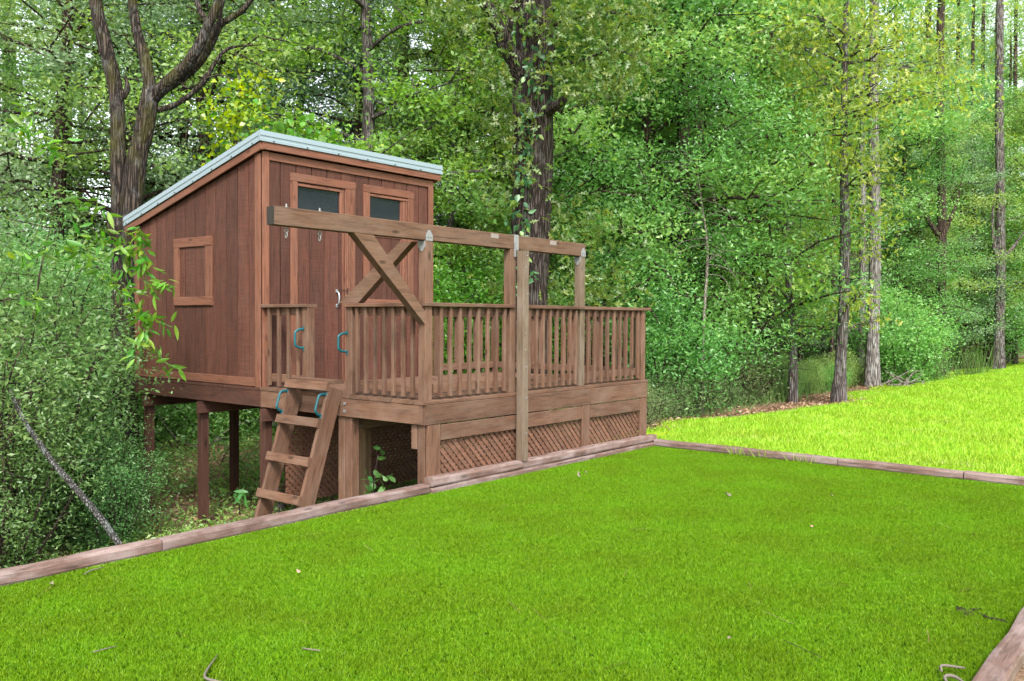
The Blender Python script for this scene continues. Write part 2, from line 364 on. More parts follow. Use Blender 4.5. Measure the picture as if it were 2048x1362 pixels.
# turf pile: one 0.8 m tile repeated by a grid of points
TS = .8; nt_ = 6000; n = nt_*6; tx = np.repeat(rng.uniform(-TS/2, TS/2, nt_), 6)+rng.normal(0, .0012, n); ty = np.repeat(rng.uniform(-TS/2, TS/2, nt_), 6)+rng.normal(0, .0012, n)
V, F, A = blades(tx, ty, np.zeros(n), .026, .0048, 1.0, 3); A = np.clip(.55*A+.45*np.repeat(rng.random(nt_), 6), 0, 1)
tile = npmesh('turf_tile', V, F, 3, M_turf, A)
ng = bpy.data.node_groups.new('turf_pile', 'GeometryNodeTree')
ng.interface.new_socket('Geometry', in_out='INPUT', socket_type='NodeSocketGeometry'); ng.interface.new_socket('Geometry', in_out='OUTPUT', socket_type='NodeSocketGeometry')
gi = ng.nodes.new('NodeGroupInput'); go = ng.nodes.new('NodeGroupOutput')
grid = ng.nodes.new('GeometryNodeMeshGrid'); grid.inputs['Size X'].default_value = TS*15; grid.inputs['Size Y'].default_value = TS*5
grid.inputs['Vertices X'].default_value = 16; grid.inputs['Vertices Y'].default_value = 6
iop = ng.nodes.new('GeometryNodeInstanceOnPoints'); rv = ng.nodes.new('FunctionNodeRandomValue'); rv.data_type = 'INT'
rv.inputs[4].default_value = 0; rv.inputs[5].default_value = 3
mm = ng.nodes.new('ShaderNodeMath'); mm.operation = 'MULTIPLY'; mm.inputs[1].default_value = PI/2
cx = ng.nodes.new('ShaderNodeCombineXYZ')
ng.links.new(rv.outputs[2], mm.inputs[0]); ng.links.new(mm.outputs[0], cx.inputs[2]); ng.links.new(cx.outputs[0], iop.inputs['Rotation'])
ng.links.new(grid.outputs[0], iop.inputs['Points']); ng.links.new(gi.outputs[0], iop.inputs['Instance']); ng.links.new(iop.outputs[0], go.inputs[0])
tp = ob('turf_pile', tile, None, Matrix.Translation((3.975-TS*8, -.12-TS*3, -.849)))
md = tp.modifiers.new('pile', 'NODES'); md.node_group = ng
tag(tp, 'short dense bright green plastic pile of the turf pad', 'turf', kind='stuff')
# lawn blades: density falls with distance
n = 330000; bx = 4.06+33*rng.random(n)**1.5; by = rng.uniform(-9.5, 2.4, n)
ex = rng.normal(0, .12, n); dcam = (bx-CAM[0])*FWD[0]+(by-CAM[1])*FWD[1]; lat = (bx-CAM[0])*RT[0]+(by-CAM[1])*RT[1]
k = (by+ex < edge(bx)) & (lat/dcam < .62) & (dcam > 2)
bare = np.sin(bx*2.1+by*1.3)*np.sin(bx*.8-by*3.1)+rng.normal(0, .35, n)
k &= ~((by > edge(bx)-.75) & (bare > .35))
bx, by, dcam = bx[k], by[k], dcam[k]
V, F, A = blades(bx, by, gz(bx, by)-.012, .075, .006+.0007*dcam, .8, 5)
tag(ob('lawn_grass', npmesh('lawn_grass', V, F, 3, M_grass, A)), 'sunlit yellow green grass blades of the mown lawn', 'grass', kind='stuff')
n = 9000; bx = rng.uniform(-6, 3.5, n); by = -5.05-3*rng.random(n)
V, F, A = blades(bx, by, gz(bx, by)-.01, .07, .007, .8, 6)
tag(ob('lawn_grass', npmesh('lawn_grass', V, F, 3, M_grass, A)), 'grass tufts outside the near timber in the bottom right corner', 'grass', kind='stuff')

# ------------------------------------------------------------------ playhouse
LD, LC, WC, WD = 2.535, 2.755, 2.68, 3.985
ph = thing('playhouse', 'red brown stained wooden playhouse on stilts with a slanted pale metal roof', 'playhouse', (1.3, 3.9, -1.0))
def zr(y): return 2.590-.2485*(y-LD)               # underside line of the roof at the side wall
# inner shell (dark backing behind the board grooves), boards proud of it
def boxmesh(x0, x1, y0, y1, z0, z1, mat, name='box'):
    V = [(x, y, z) for x in (x0, x1) for y in (y0, y1) for z in (z0, z1)]
    return mesh(name, V, [(0, 1, 3, 2), (4, 6, 7, 5), (0, 4, 5, 1), (2, 3, 7, 6), (0, 2, 6, 4), (1, 5, 7, 3)], mat)
YB = LD+LC
V = [(.02, LD+.02, -.0), (.02, YB-.02, 0), (.02, YB-.02, zr(YB)+.05), (.02, LD+.02, zr(LD)+.05)]
V += [(WC-.02, y, z) for _, y, z in V]
ob('wall_shell', mesh('wall_shell', V, [(0, 1, 2, 3), (7, 6, 5, 4), (0, 4, 5, 1), (1, 5, 6, 2), (2, 6, 7, 3), (3, 7, 4, 0)], M_back), ph)
# left wall planks: local x = up, y = along wall
def wallplank(parent, plane, u0, u1, z0, za, zb, mat, proud=0.0, t=.020, name='plank'):
    c = (u0+u1)/2; poly = [(z0, u0-c), (za, u0-c), (zb, u1-c), (z0, u1-c)]
    if plane == 'left':      # wall x=0, outward -X ; u = world Y
        M = Matrix(((0, 0, 1, -proud+t/2), (0, 1, 0, c), (1, 0, 0, 0), (0, 0, 0, 1)))
    elif plane == 'front':   # wall y=LD, outward -Y ; u = world X
        M = Matrix(((0, 1, 0, c), (0, 0, 1, LD-proud+t/2), (1, 0, 0, 0), (0, 0, 0, 1)))
    elif plane == 'right':
        M = Matrix(((0, 0, 1, WC+proud-t/2), (0, 1, 0, c), (1, 0, 0, 0), (0, 0, 0, 1)))
    return ob(name, prism(poly, t, 0, mat, name), parent, M)
g = .0068; ys = [2.553+.2203*i for i in range(13)]; ys[-1] = YB
for a, b in zip(ys[:-1], ys[1:]):
    wallplank(ph, 'left', a+g, b-g, -.01, zr(a), zr(b), M_siding)
    wallplank(ph, 'right', a+g, b-g, -.01, zr(a), zr(b), M_siding)
board('corner_trim', ph, (-.010, 2.588, -.01), (-.010, 2.588, zr(2.60)-.005), .100, .020, (0, 1, 0), M_trim)
board('corner_trim', ph, (-.010, 5.235, -.01), (-.010, 5.235, zr(5.235)-.015), .105, .020, (0, 1, 0), M_trim)
board('base_trim', ph, (-.009, 2.64, .045), (-.009, 5.18, .045), .095, .018, (0, 0, 1), M_trim)
# front wall planks around door (x .474-1.134) and window (1.564-2.217)
xs = [.092, .247, .463, .681, .902, 1.120, 1.336, 1.551, 1.770, 1.987, 2.207, 2.420, 2.595]
for a, b in zip(xs[:-1], xs[1:]):
    if b < .47 or a > 2.2 or 1.3 < a < 1.54 or 1.1 < a < 1.2: wallplank(ph, 'front', a+g, b-g, 0, 2.56, 2.56, M_siding)
    else: wallplank(ph, 'front', a+g, b-g, 2.30, 2.56, 2.56, M_siding)
board('corner_trim', ph, (.044, LD-.012, .0), (.044, LD-.012, 2.60), .088, .020, (1, 0, 0), M_trim)
board('corner_trim', ph, (2.637, LD-.012, .0), (2.637, LD-.012, 2.60), .088, .020, (1, 0, 0), M_trim)
board('top_trim', ph, (.090, LD-.011, 2.553), (2.592, LD-.011, 2.553), .090, .018, (0, 0, 1), M_trim)
# door
door = ob('door', boxmesh(.478, 1.134, LD+.022, LD+.034, .0, 2.30, M_back, 'door'), ph)
for a, b in zip([.476, .656, .870, 1.082], [.656, .870, 1.082, 1.134]):
    wallplank(door, 'front', a+.003, b-.003, .01, 1.83, 1.83, M_siding, proud=-.006)
board('pane_frame', door, (.476, LD+.012, 2.286), (1.138, LD+.012, 2.286), .030, .05, (0, 0, 1), M_trim)
board('pane_frame', door, (1.118, LD+.012, 1.85), (1.118, LD+.012, 2.270), .036, .05, (1, 0, 0), M_trim)
board('pane_frame', door, (.476, LD+.012, 1.842), (1.138, LD+.012, 1.842), .030, .05, (0, 0, 1), M_trim)
ob('pane', mesh('pane', [(-.31, -.21, 0), (.31, -.21, 0), (.31, .21, 0), (-.31, .21, 0)], [(0, 1, 2, 3)], M_glass), door, frame((.788, LD+.016, 2.066), (1, 0, 0), (0, 0, 1)))
ob('handle', tubemesh('handle', [(1.055, LD-.004, 1.085), (1.055, LD-.035, 1.06), (1.056, LD-.045, 1.0), (1.055, LD-.035, .94), (1.055, LD-.004, .918)], .010, M_chrome, 8, 5), door)
for z in (1.09, .913): board('handle_plate', door, (1.055, LD-.003, z-.018), (1.055, LD-.003, z+.018), .034, .006, (1, 0, 0), M_chrome, .002)
ob('latch_hook', tubemesh('latch_hook', [(1.06, LD-.01, 1.10), (1.10, LD-.018, 1.103), (1.16, LD-.018, 1.098), (1.20, LD-.02, 1.095)], .004, M_black, 6, 3), door)
board('latch_plate', door, (1.20, LD-.023, 1.065), (1.20, LD-.023, 1.125), .016, .006, (1, 0, 0), M_black, .002)
casing = ob('door_casing', boardmesh(.955, .092, .022, M_trim, .004, 'door_casing'), ph, frame((.853, LD-.011, 2.366), (1, 0, 0), (0, 0, 1)))
board('casing_board', casing, (.425, LD-.010, .0), (.425, LD-.010, 2.319), .096, .020, (1, 0, 0), M_trim)
board('casing_board', casing, (1.279, LD-.010, .0), (1.279, LD-.010, 2.319), .100, .020, (1, 0, 0), M_trim)
board('jamb', casing, (1.186, LD+.008, .0), (1.186, LD+.008, 2.319), .026, .05, (1, 0, 0), M_trim)
board('jamb', casing, (1.150, LD+.014, .0), (1.150, LD+.014, 2.305), .022, .04, (1, 0, 0), M_trim)
board('jamb', casing, (1.212, LD+.004, .0), (1.212, LD+.004, 2.319), .022, .05, (1, 0, 0), M_trim)
# front window with planked lower half
fw = ob('window', boxmesh(1.57, 2.215, LD+.022, LD+.034, .95, 2.30, M_back, 'window'), ph)
board('casing_board', fw, (1.464, LD-.011, 2.366), (2.318, LD-.011, 2.366), .092, .022, (0, 0, 1), M_trim)
board('casing_board', fw, (1.514, LD-.010, .95), (1.514, LD-.010, 2.319), .100, .020, (1, 0, 0), M_trim)
board('casing_board', fw, (2.268, LD-.010, .95), (2.268, LD-.010, 2.319), .100, .020, (1, 0, 0), M_trim)
board('sill', fw, (1.464, LD-.014, .965), (2.318, LD-.014, .965), .07, .028, (0, 0, 1), M_trim)
board('pane_frame', fw, (1.566, LD+.006, 2.292), (2.217, LD+.006, 2.292), .030, .04, (0, 0, 1), M_trim)
for x, w_, dy in ((2.197, .030, .004), (2.155, .035, .010), (2.112, .030, .016)): board('jamb', fw, (x, LD+dy, 1.0), (x, LD+dy, 2.276), w_, .03, (1, 0, 0), M_trim)
board('pane_frame', fw, (1.566, LD+.010, 1.80), (2.10, LD+.010, 1.80), .04, .03, (0, 0, 1), M_trim)
ob('pane', mesh('pane', [(-.27, -.235, 0), (.27, -.235, 0), (.27, .235, 0), (-.27, .235, 0)], [(0, 1, 2, 3)], M_glass), fw, frame((1.832, LD+.018, 2.045), (1, 0, 0), (0, 0, 1)))
for a, b in zip([1.566, 1.721, 1.948], [1.721, 1.948, 2.095]): wallplank(fw, 'front', a+.003, b-.003, 1.0, 1.782, 1.782, M_siding, proud=-.004)
for a, b in zip([1.551, 1.770, 1.987], [1.770, 1.987, 2.207]): wallplank(ph, 'front', a+g, b-g, .0, .93, .93, M_siding)
# framed shutter on the left wall
sw = ob('shutter', boxmesh(.0005, .0055, 3.632, 4.20, 1.012, 1.612, M_back, 'shutter'), ph)
board('frame_board', sw, (-.012, 3.488, 1.663), (-.012, 4.322, 1.668), .112, .024, (0, 0, 1), M_trim)
board('frame_board', sw, (-.012, 3.490, .959), (-.012, 4.325, .959), .104, .024, (0, 0, 1), M_trim)
board('frame_board', sw, (-.011, 3.562, 1.012), (-.011, 3.562, 1.606), .140, .022, (0, 1, 0), M_trim)
board('frame_board', sw, (-.011, 4.264, 1.012), (-.011, 4.264, 1.610), .120, .022, (0, 1, 0), M_trim)
for a, b in zip([3.634, 3.86, 4.09], [3.86, 4.09, 4.203]): wallplank(sw, 'left', a+.006, b-.006, 1.013, 1.607, 1.608, M_siding, proud=.004, t=.008)
# roof: sheet, wooden fascia boards, folded metal edging, screws
sl = Vector((0, 1, -.2485)).normalized(); nrm = Vector((0, .2485, 1)).normalized()
RY0, RY1 = 2.485, 5.475
def rz_(y, off): return 2.590+off-.2485*(y-LD)
roof = ob('roof', boardmesh((RY1-RY0)/sl.y, WC+.10, .03, M_metalroof, .003, 'roof'), ph, frame((WC/2, (RY0+RY1)/2, rz_((RY0+RY1)/2, .175)), sl, (1, 0, 0)))
for x in np.linspace(.2, 2.5, 10): board('roof_rib', roof, (x, RY0+.03, rz_(RY0+.03, .197)), (x, RY1-.02, rz_(RY1-.02, .197)), .03, .018, (1, 0, 0), M_metalroof)
board('fascia_board', roof, (-.035, RY0-.005, 2.650), (WC+.09, RY0-.005, 2.650), .082, .030, (0, 0, 1), M_trim)
for x in (-.040, WC+.045): board('fascia_board', roof, (x, RY0-.012, rz_(RY0-.012, .040)), (x, RY1-.01, rz_(RY1-.01, .040)), .085, .030, (0, 0, 1), M_trim)
def fold(name, parent, a, b, out, mat):
    """metal edge trim: upper band, recessed step, lower flange"""
    a, b, out = Vector(a), Vector(b), Vector(out); up = Vector((0, 0, 1))
    sec = [(-.03, .062), (.010, .066), (.014, .012), (.008, .004), (.007, -.014), (.012, -.022), (.012, -.050), (.006, -.052), (.004, -.024), (-.014, -.018), (-.014, .004)]
    V = [p+out*o+up*u for p in (a, b) for o, u in sec]; k = len(sec)
    F = [(i, (i+1) % k, k+(i+1) % k, k+i) for i in range(k)]+[tuple(range(k-1, -1, -1)), tuple(range(k, 2*k))]
    return ob(name, mesh(name, V, F, mat), parent)
fold('metal_edging', roof, (-.075, RY0-.022, 2.744), (WC+.11, RY0-.022, 2.744), (0, -1, 0), M_metalroof)
for x, s in ((-.058, -1), (WC+.09, 1)): fold('metal_edging', roof, (x, RY0-.03, rz_(RY0-.03, .141)), (x, RY1, rz_(RY1, .141)), (s, 0, 0), M_metalroof)
for i in range(7):
    x = .10+i*.455; board('screw', roof, (x, RY0-.036, 2.706), (x, RY0-.044, 2.706), .016, .016, (1, 0, 0), M_screw, .004)
for i in range(8):
    y = RY0+.12+i*.4; board('screw', roof, (-.070, y, rz_(y, .103)), (-.078, y, rz_(y, .103)), .016, .016, (0, 1, 0), M_screw, .004)
# floor frame and stilts
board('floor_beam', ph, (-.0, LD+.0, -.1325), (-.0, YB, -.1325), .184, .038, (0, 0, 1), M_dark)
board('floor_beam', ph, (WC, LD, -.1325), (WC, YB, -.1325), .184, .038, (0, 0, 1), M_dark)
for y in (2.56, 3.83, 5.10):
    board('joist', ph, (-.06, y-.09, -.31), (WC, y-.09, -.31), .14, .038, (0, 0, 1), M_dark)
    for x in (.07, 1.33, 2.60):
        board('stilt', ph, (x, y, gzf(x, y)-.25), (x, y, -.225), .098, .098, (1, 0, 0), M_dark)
board('brace', ph, (1.28, 3.76, -1.55), (1.28, 2.70, -.55), .089, .038, (1, 0, 0), M_under)
nb = int((YB-LD)/.144)
for i in range(nb+1):
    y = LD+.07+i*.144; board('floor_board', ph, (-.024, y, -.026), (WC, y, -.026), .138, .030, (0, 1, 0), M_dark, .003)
for y in (2.60, 3.86):
    for z in (-.30, -.36): board('bolt', ph, (.125, y-.05, z), (.125, y-.066, z), .02, .02, (0, 0, 1), M_galv, .006)

# ------------------------------------------------------------------ deck
dk = thing('deck', 'weathered raised wooden deck with baluster railing and lattice skirt beside the playhouse', 'deck', (2.0, 1.2, -.9))
ny = 17; pitch = (LD+.022)/ny
for i in range(ny):
    y = -.022+pitch*(i+.5); board('deck_board', dk, (-.024+random.uniform(-.004, .004), y, -.019), (WD+.012, y, -.019), pitch-.005, .036, (0, 1, 0), M_deck)
board('fascia_board', dk, (-.006, -.002, -.132), (1.285, -.002, -.132), .186, .038, (0, 0, 1), M_deck)
board('fascia_board', dk, (1.289, -.0015, -.132), (2.70, -.0015, -.132), .186, .038, (0, 0, 1), M_deck)
board('fascia_board', dk, (2.703, -.0025, -.132), (WD, -.0025, -.132), .186, .038, (0, 0, 1), M_deck)
board('fascia_board', dk, (.0, .060, -.132), (.0, 1.15, -.132), .186, .036, (0, 0, 1), M_deck)
board('fascia_board', dk, (-.001, .0185, -.132), (-.001, .056, -.132), .186, .036, (0, 0, 1), M_deck)
board('fascia_board', dk, (.0, 1.154, -.132), (.0, LD-.002, -.132), .186, .036, (0, 0, 1), M_deck)
board('fascia_board', dk, (WD-.02, .02, -.132), (WD-.02, LD, -.132), .186, .036, (0, 0, 1), M_deck)
board('fascia_board', dk, (WC+.02, LD, -.132), (WD-.03, LD, -.132), .186, .036, (0, 0, 1), M_deck)
for z in (-.092, -.168):
    board('bolt', dk, (-.018, 1.11, z), (-.030, 1.11, z), .028, .028, (0, 0, 1), M_galv, .009)
# railing posts
def post(x, y, z0, z1, mat=M_deck, s=.092, par=dk): return board('post', par, (x, y, z0), (x, y, z1), s, s, (1, 0, 0), mat)
for x, y in ((.046, 1.078), (.046, 1.775), (WD-.065, .046), (WD-.065, LD-.06), (WC+.06, LD-.06)):
    post(x, y, .001, .876)
# handrails (caps), rails, balusters
def railrun(a, b, inn, n, cap0, cap1, zt=.914):
    a, b, inn = Vector(a), Vector(b), Vector(inn); d = (b-a).normalized(); z = Vector((0, 0, 1))
    board('handrail', dk, a-d*cap0+inn*.045+z*(zt-.018), b+d*cap1+inn*.045+z*(zt-.018), .142, .036, inn, M_deck)
    board('rail', dk, a+inn*.056+z*.833, b+inn*.056+z*.833, .085, .036, z, M_deck)
    board('rail', dk, a+inn*.056+z*.105, b+inn*.056+z*.105, .088, .036, z, M_deck)
    for i in range(n):
        p = a+d*((b-a).length*(i+.5)/n); p += d*random.uniform(-.004, .004)
        board('baluster', dk, p+inn*.018+z*.025, p+inn*.018+z*.870, .036, .036, d, M_deck, .003)
railrun((.150, 0, 0), (1.235, 0, 0), (0, 1, 0), 8, .185, .05)
railrun((1.39, 0, 0), (2.505, 0, 0), (0, 1, 0), 9, .0, .055)
railrun((2.62, 0, 0), (3.87, 0, 0), (0, 1, 0), 9, .055, .185)
railrun((0, .115, 0), (0, 1.03, 0), (1, 0, 0), 7, .02, .10, .911)
railrun((0, 1.825, 0), (0, 2.50, 0), (1, 0, 0), 4, .10, .02, .911)
railrun((WD, .11, 0), (WD, LD-.11, 0), (-1, 0, 0), 17, .02, .06, .911)
railrun((WC+.11, LD, 0), (WD-.12, LD, 0), (0, -1, 0), 8, .06, .02, .908)
# skirt
for x0, x1 in ((.020, .183), (1.350, 1.405), (2.535, 2.685), (3.822, 3.980)):
    board('skirt_post', dk, ((x0+x1)/2, -.006, -.78), ((x0+x1)/2, -.006, -.228), x1-x0, .030, (1, 0, 0), M_deck)
for x0, x1 in ((.186, 1.347), (1.408, 2.532), (2.688, 3.819)):
    board('skirt_board', dk, (x0, -.007, -.309), (x1, -.007, -.309), .148, .026, (0, 0, 1), M_deck)
board('post', dk, (.055, .062, -1.1), (.055, .062, -.226), .092, .092, (1, 0, 0), M_deck)
for x, y in ((.062, 1.09), (.062, 1.20)): board('post', dk, (x, y, -1.55), (x, y, -.226), .10, .098, (1, 0, 0), M_deck)
board('post', dk, (.55, 1.45, -1.5), (.55, 1.45, -.226), .092, .092, (1, 0, 0), M_under)
board('post', dk, (WD-.07, LD-.06, -1.5), (WD-.07, LD-.06, -.226), .092, .092, (1, 0, 0), M_under)
board('joist', dk, (.12, 1.15, -.30), (WD-.05, 1.15, -.30), .145, .038, (0, 0, 1), M_under)
for z in (-.265, -.335): board('bolt', dk, (.135, 1.13, z), (.215, 1.13, z), .014, .014, (0, 0, 1), M_galv, .004)
board('cleat', dk, (.03, .16, -.46), (.03, .16, -.232), .075, .03, (0, 1, 0), M_deck)
def clipstrip(c, slope, w, x0, x1, z0, z1):
    """strip around the line through (c,0) with direction (1,slope)*, clipped to a rectangle"""
    d = np.array([1.0, slope]); d /= np.linalg.norm(d); nn = np.array([-d[1], d[0]]); o = np.array([c, 0.0])
    P = [o-d*9-nn*w/2, o+d*9-nn*w/2, o+d*9+nn*w/2, o-d*9+nn*w/2]
    for ax, v, s in ((0, x0, 1), (0, x1, -1), (1, z0, 1), (1, z1, -1)):
        Q = []
        for i in range(len(P)):
            A_, B_ = P[i], P[(i+1) % len(P)]; fa, fb = s*(A_[ax]-v), s*(B_[ax]-v)
            if fa >= 0: Q.append(A_)
            if fa*fb < 0: Q.append(A_+(B_-A_)*fa/(fa-fb))
        P = Q
        if len(P) < 3: return None
    return [tuple(p) for p in P]
def lattice(name, parent, x0, x1, z0, z1, yfront, pitchx, w=.036, merged=False):
    V, F = [], []; panel = None
    h = z1-z0; ux = (x0+x1)/2; uz = (z0+z1)/2
    for layer, (sl_, y) in enumerate(((-1, yfront), (1, yfront+.009))):
        for c in np.arange(x0-h-1.2, x1+h+1.2, pitchx):
            P = clipstrip(c-ux, sl_, w, x0-ux, x1-ux, z0-uz, z1-uz) if True else None
            if not P: continue
            if merged:
                n0 = len(V); k = len(P); V += [(ux+x, y-.004, uz+z) for x, z in P]+[(ux+x, y+.004, uz+z) for x, z in P]
                F += [tuple(n0+i for i in range(k)), tuple(n0+k+i for i in range(k-1, -1, -1))]+[(n0+i, n0+k+i, n0+k+(i+1) % k, n0+(i+1) % k) for i in range(k)]
            else:
                me = prism(P, .008, 0, M_lattice, 'slat'); M = Matrix(((1, 0, 0, ux), (0, 0, -1, y), (0, 1, 0, uz), (0, 0, 0, 1)))
                if panel is None: panel = ob(name, me, parent, M)
                else: ob('slat', me, panel, M)
    if merged:
        o = ob(name, mesh(name, V, F, M_lattice), parent); o['kind'] = 'stuff'; return o
    return panel
for x0, x1 in ((.165, 1.40), (1.39, 2.56), (2.66, 3.84)):
    lattice('lattice_panel', dk, x0, x1, -.79, -.36, .020, .0815)
lattice('lattice_panel', dk, .30, 2.62, -1.35, -.24, LD-.03, .0800, merged=True)
lattice('lattice_panel', dk, .0, .0, 0, 0, 0, 1) if False else None
nv, nf = [], []
def nail(p, u, v, rr=.0045):
    n0 = len(nv); p, u, v = Vector(p), Vector(u), Vector(v)
    nv.extend([tuple(p+(u*math.cos(a)+v*math.sin(a))*rr) for a in np.linspace(0, 2*PI, 6, endpoint=False)]); nf.append(tuple(range(n0, n0+6)))
for o_ in [c for c in dk.children if c.name.startswith('baluster')]:
    p = WM[o_.name].translation
    for z in (.845, .815, .12, .075):
        if p.y < .05: nail((p.x, -.0012, z), (1, 0, 0), (0, 0, 1), .004)
        elif p.x < .05: nail((-.0012, p.y, z), (0, -1, 0), (0, 0, 1), .004)
for x in list(np.arange(.06, WD, .20)):
    for z in (-.075, -.13, -.19): nail((x+random.uniform(-.03, .03), -.0225, z+random.uniform(-.012, .012)), (1, 0, 0), (0, 0, 1), .004)
for y in (.1, .5, .9, 1.4, 1.9, 2.4):
    for z in (-.08, -.18): nail((-.0205, y+random.uniform(-.02, .02), z), (0, -1, 0), (0, 0, 1), .004)
for x in (.05, .15, .24, 1.30, 1.36, 1.5, 2.5, 2.56, 2.66, 2.75, 3.75, 3.86, 3.95):
    for z in (-.26, -.35): nail((x, -.0225, z), (1, 0, 0), (0, 0, 1), .004)
ob('nails', mesh('nails', nv, nf, M_screw), dk)['kind'] = 'stuff'
# teal grab handles on the opening posts
def grab(parent, p0, p1, out, r=.0125):
    p0, p1, out = Vector(p0), Vector(p1), Vector(out); d = p1-p0
    path = [p0, p0+out*.5+d*.01, p0+out*.93+d*.13, p0+out+d*.26, p0+out+d*.74, p0+out*.93+d*.87, p1+out*.5-d*.01, p1]
    hnd = ob('grab_handle', tubemesh('grab_handle', path, r, M_teal, 10, 4), parent)
    for p, s in ((p0, -1), (p1, 1)):
        u = d.normalized()*s
        board('mounting_foot', hnd, p+u*-.012+out*.03, p+u*.030+out*.03, .024, .010, out.cross(d), M_teal, .003)
grab(dk, (-.002, 1.795, .645), (-.002, 1.795, .45), (-.10, .012, 0))
grab(dk, (-.002, 1.098, .612), (-.002, 1.098, .43), (-.10, .012, 0))

# ------------------------------------------------------------------ ladder
ld = thing('ladder', 'weathered plank ladder with teal grab handles leaning against the deck', 'ladder', (-.4, 1.5, -1.3))
ft, fb = Vector((-.165, 0, .085)), Vector((-.60, 0, -1.275)); dl = (fb-ft).normalized(); nb_ = Vector((-dl.z, 0, dl.x)); nb_ = nb_ if nb_.x > 0 else -nb_
for y in (1.190, 1.815):
    a = ft+nb_*.09+Vector((0, y, 0)); b = fb+nb_*.09+Vector((0, y, 0)); b = b+dl*.25
    board('stringer', ld, a, b, .18, .040, nb_, M_deck)
for zt_ in (.075, -.278, -.650, -1.010):
    t = (zt_-ft.z)/dl.z; p = ft+dl*t-nb_*.020
    board('rung', ld, p+Vector((0, 1.165, 0)), p+Vector((0, 1.842, 0)), .090, .038, dl, M_deck)
board('top_tread', ld, (-.062, 1.155, .124), (-.062, 1.850, .124), .135, .038, (1, 0, 0), M_deck)
for y in (1.190, 1.815):
    q = lambda z: ft+dl*((z-ft.z)/dl.z)+Vector((0, y, 0))
    grab(ld, q(.0), q(-.20), tuple(-nb_*.085))

# ------------------------------------------------------------------ swing beam
sb = thing('swing_beam', 'long brown overhead beam on posts with diagonal braces and metal caps', 'swing beam', (.5, .045, 0))
bm = board('beam', sb, (-1.655, .046, 1.560), (2.603, .046, 1.560), .146, .090, (0, 0, 1), M_beam)
board('end_grain', bm, (-1.662, .046, 1.560), (-1.656, .046, 1.560), .142, .086, (0, 0, 1), M_endgrain, .003)
post(.046, .046, .001, 1.486, M_deck, .092, sb)
board('post', sb, (1.285, .046, .001), (1.285, .046, 1.486), .092, .092, (1, 0, 0), M_beam)
board('post', sb, (1.338, -.086, -.705), (1.338, -.086, 1.470), .092, .090, (1, 0, 0), M_post)
post(2.558, .046, .001, 1.486, M_post, .088, sb)
c = (Vector((-.74, .046, 1.487)), Vector((.0, .046, .772))); u = (c[1]-c[0]).normalized()
# brace with mitred ends, a prism in the x-z plane
ob('brace', prism([(-.850, 1.486), (-.632, 1.486), (-.001, .832), (-.001, .712)], .086, 0, M_beam, 'brace'), sb, Matrix(((1, 0, 0, 0), (0, 0, -1, .046), (0, 1, 0, 0), (0, 0, 0, 1))))
ob('brace', prism([(.20, 1.485), (.37, 1.485), (1.255, .915), (.96, .915)], .080, 0, M_beam, 'brace'), sb, Matrix(((0, 0, 1, .060), (1, 0, 0, 0), (0, 1, 0, 0), (0, 0, 0, 1))))
def penta(parent, M, down=False, w=.088, h=.098):
    P = [(-w/2, 0), (w/2, 0), (w/2, h*.55), (w*.12, h), (-w*.12, h), (-w/2, h*.55)]
    if down: P = [(x, -y) for x, y in P][::-1]
    o = ob('post_cap', prism(P, .004, 0, M_galv, 'post_cap'), parent, M)
    for x in (-.018, .018):
        q = M @ Vector((x, (.03 if not down else -.03), .003)); nn = (M.to_3x3() @ Vector((0, 0, 1)))
        board('nail', o, q, q+nn*.003, .010, .010, M.to_3x3() @ Vector((1, 0, 0)), M_screw, .003)
FR = lambda x, y, z: Matrix(((1, 0, 0, x), (0, 0, -1, y), (0, 1, 0, z), (0, 0, 0, 1)))
LF = lambda x, y, z: Matrix(((0, 0, -1, x), (-1, 0, 0, y), (0, 1, 0, z), (0, 0, 0, 1)))
for x in (.046, 2.558):
    penta(sb, FR(x, -.0025, 1.484)); penta(sb, LF(x-.049, .046, 1.484), True)
# strap over the middle joint
st = board('strap', sb, (1.330, -.002, 1.480), (1.330, -.002, 1.637), .075, .005, (1, 0, 0), M_galv, .001)
board('strap_top', st, (1.330, -.004, 1.636), (1.330, .094, 1.636), .075, .005, (1, 0, 0), M_galv, .001)
board('strap_side', st, (1.292, -.003, 1.482), (1.292, -.030, 1.482), .15, .004, (0, 0, 1), M_galv, .001)
for z, dx in ((1.30, -.01), (1.02, .012), (.62, -.008), (.27, .004), (-.05, .012), (-.42, .01), (1.42, .01), (.45, -.012)):
    board('bolt', sb, (1.338+dx, -.131, z), (1.338+dx, -.136, z), .013, .013, (0, 0, 1), M_galv, .006)
for x in (-1.51, -1.18):
    e = ob('eye_bolt', tubemesh('eye_bolt', [(x, .046, 1.665), (x, .046, 1.60), (x, .046, 1.487), (x, .046, 1.468)], .006, M_zinc, 8, 2), sb)
    a_ = np.linspace(0, 2*PI, 13); ob('ring', tubemesh('ring', [(x+.017*math.sin(t), .046, 1.452+.017*math.cos(t)) for t in a_], .005, M_zinc, 6, 1), e)
    ob('link', tubemesh('link', [(x, .046+.012*math.sin(t), 1.418+.024*math.cos(t)) for t in a_], .0045, M_zinc, 6, 1), e)
    board('nut', e, (x, .046, 1.634), (x, .046, 1.645), .024, .024, (1, 0, 0), M_zinc, .006)
for x in (.985, 1.975):
    board('paint_patch', bm, (x-.06, -.0005, 1.60), (x+.06, -.0005, 1.60), .045, .002, (0, 0, 1), plain('faded_white_patch', (.17, .145, .13), .8), .0)

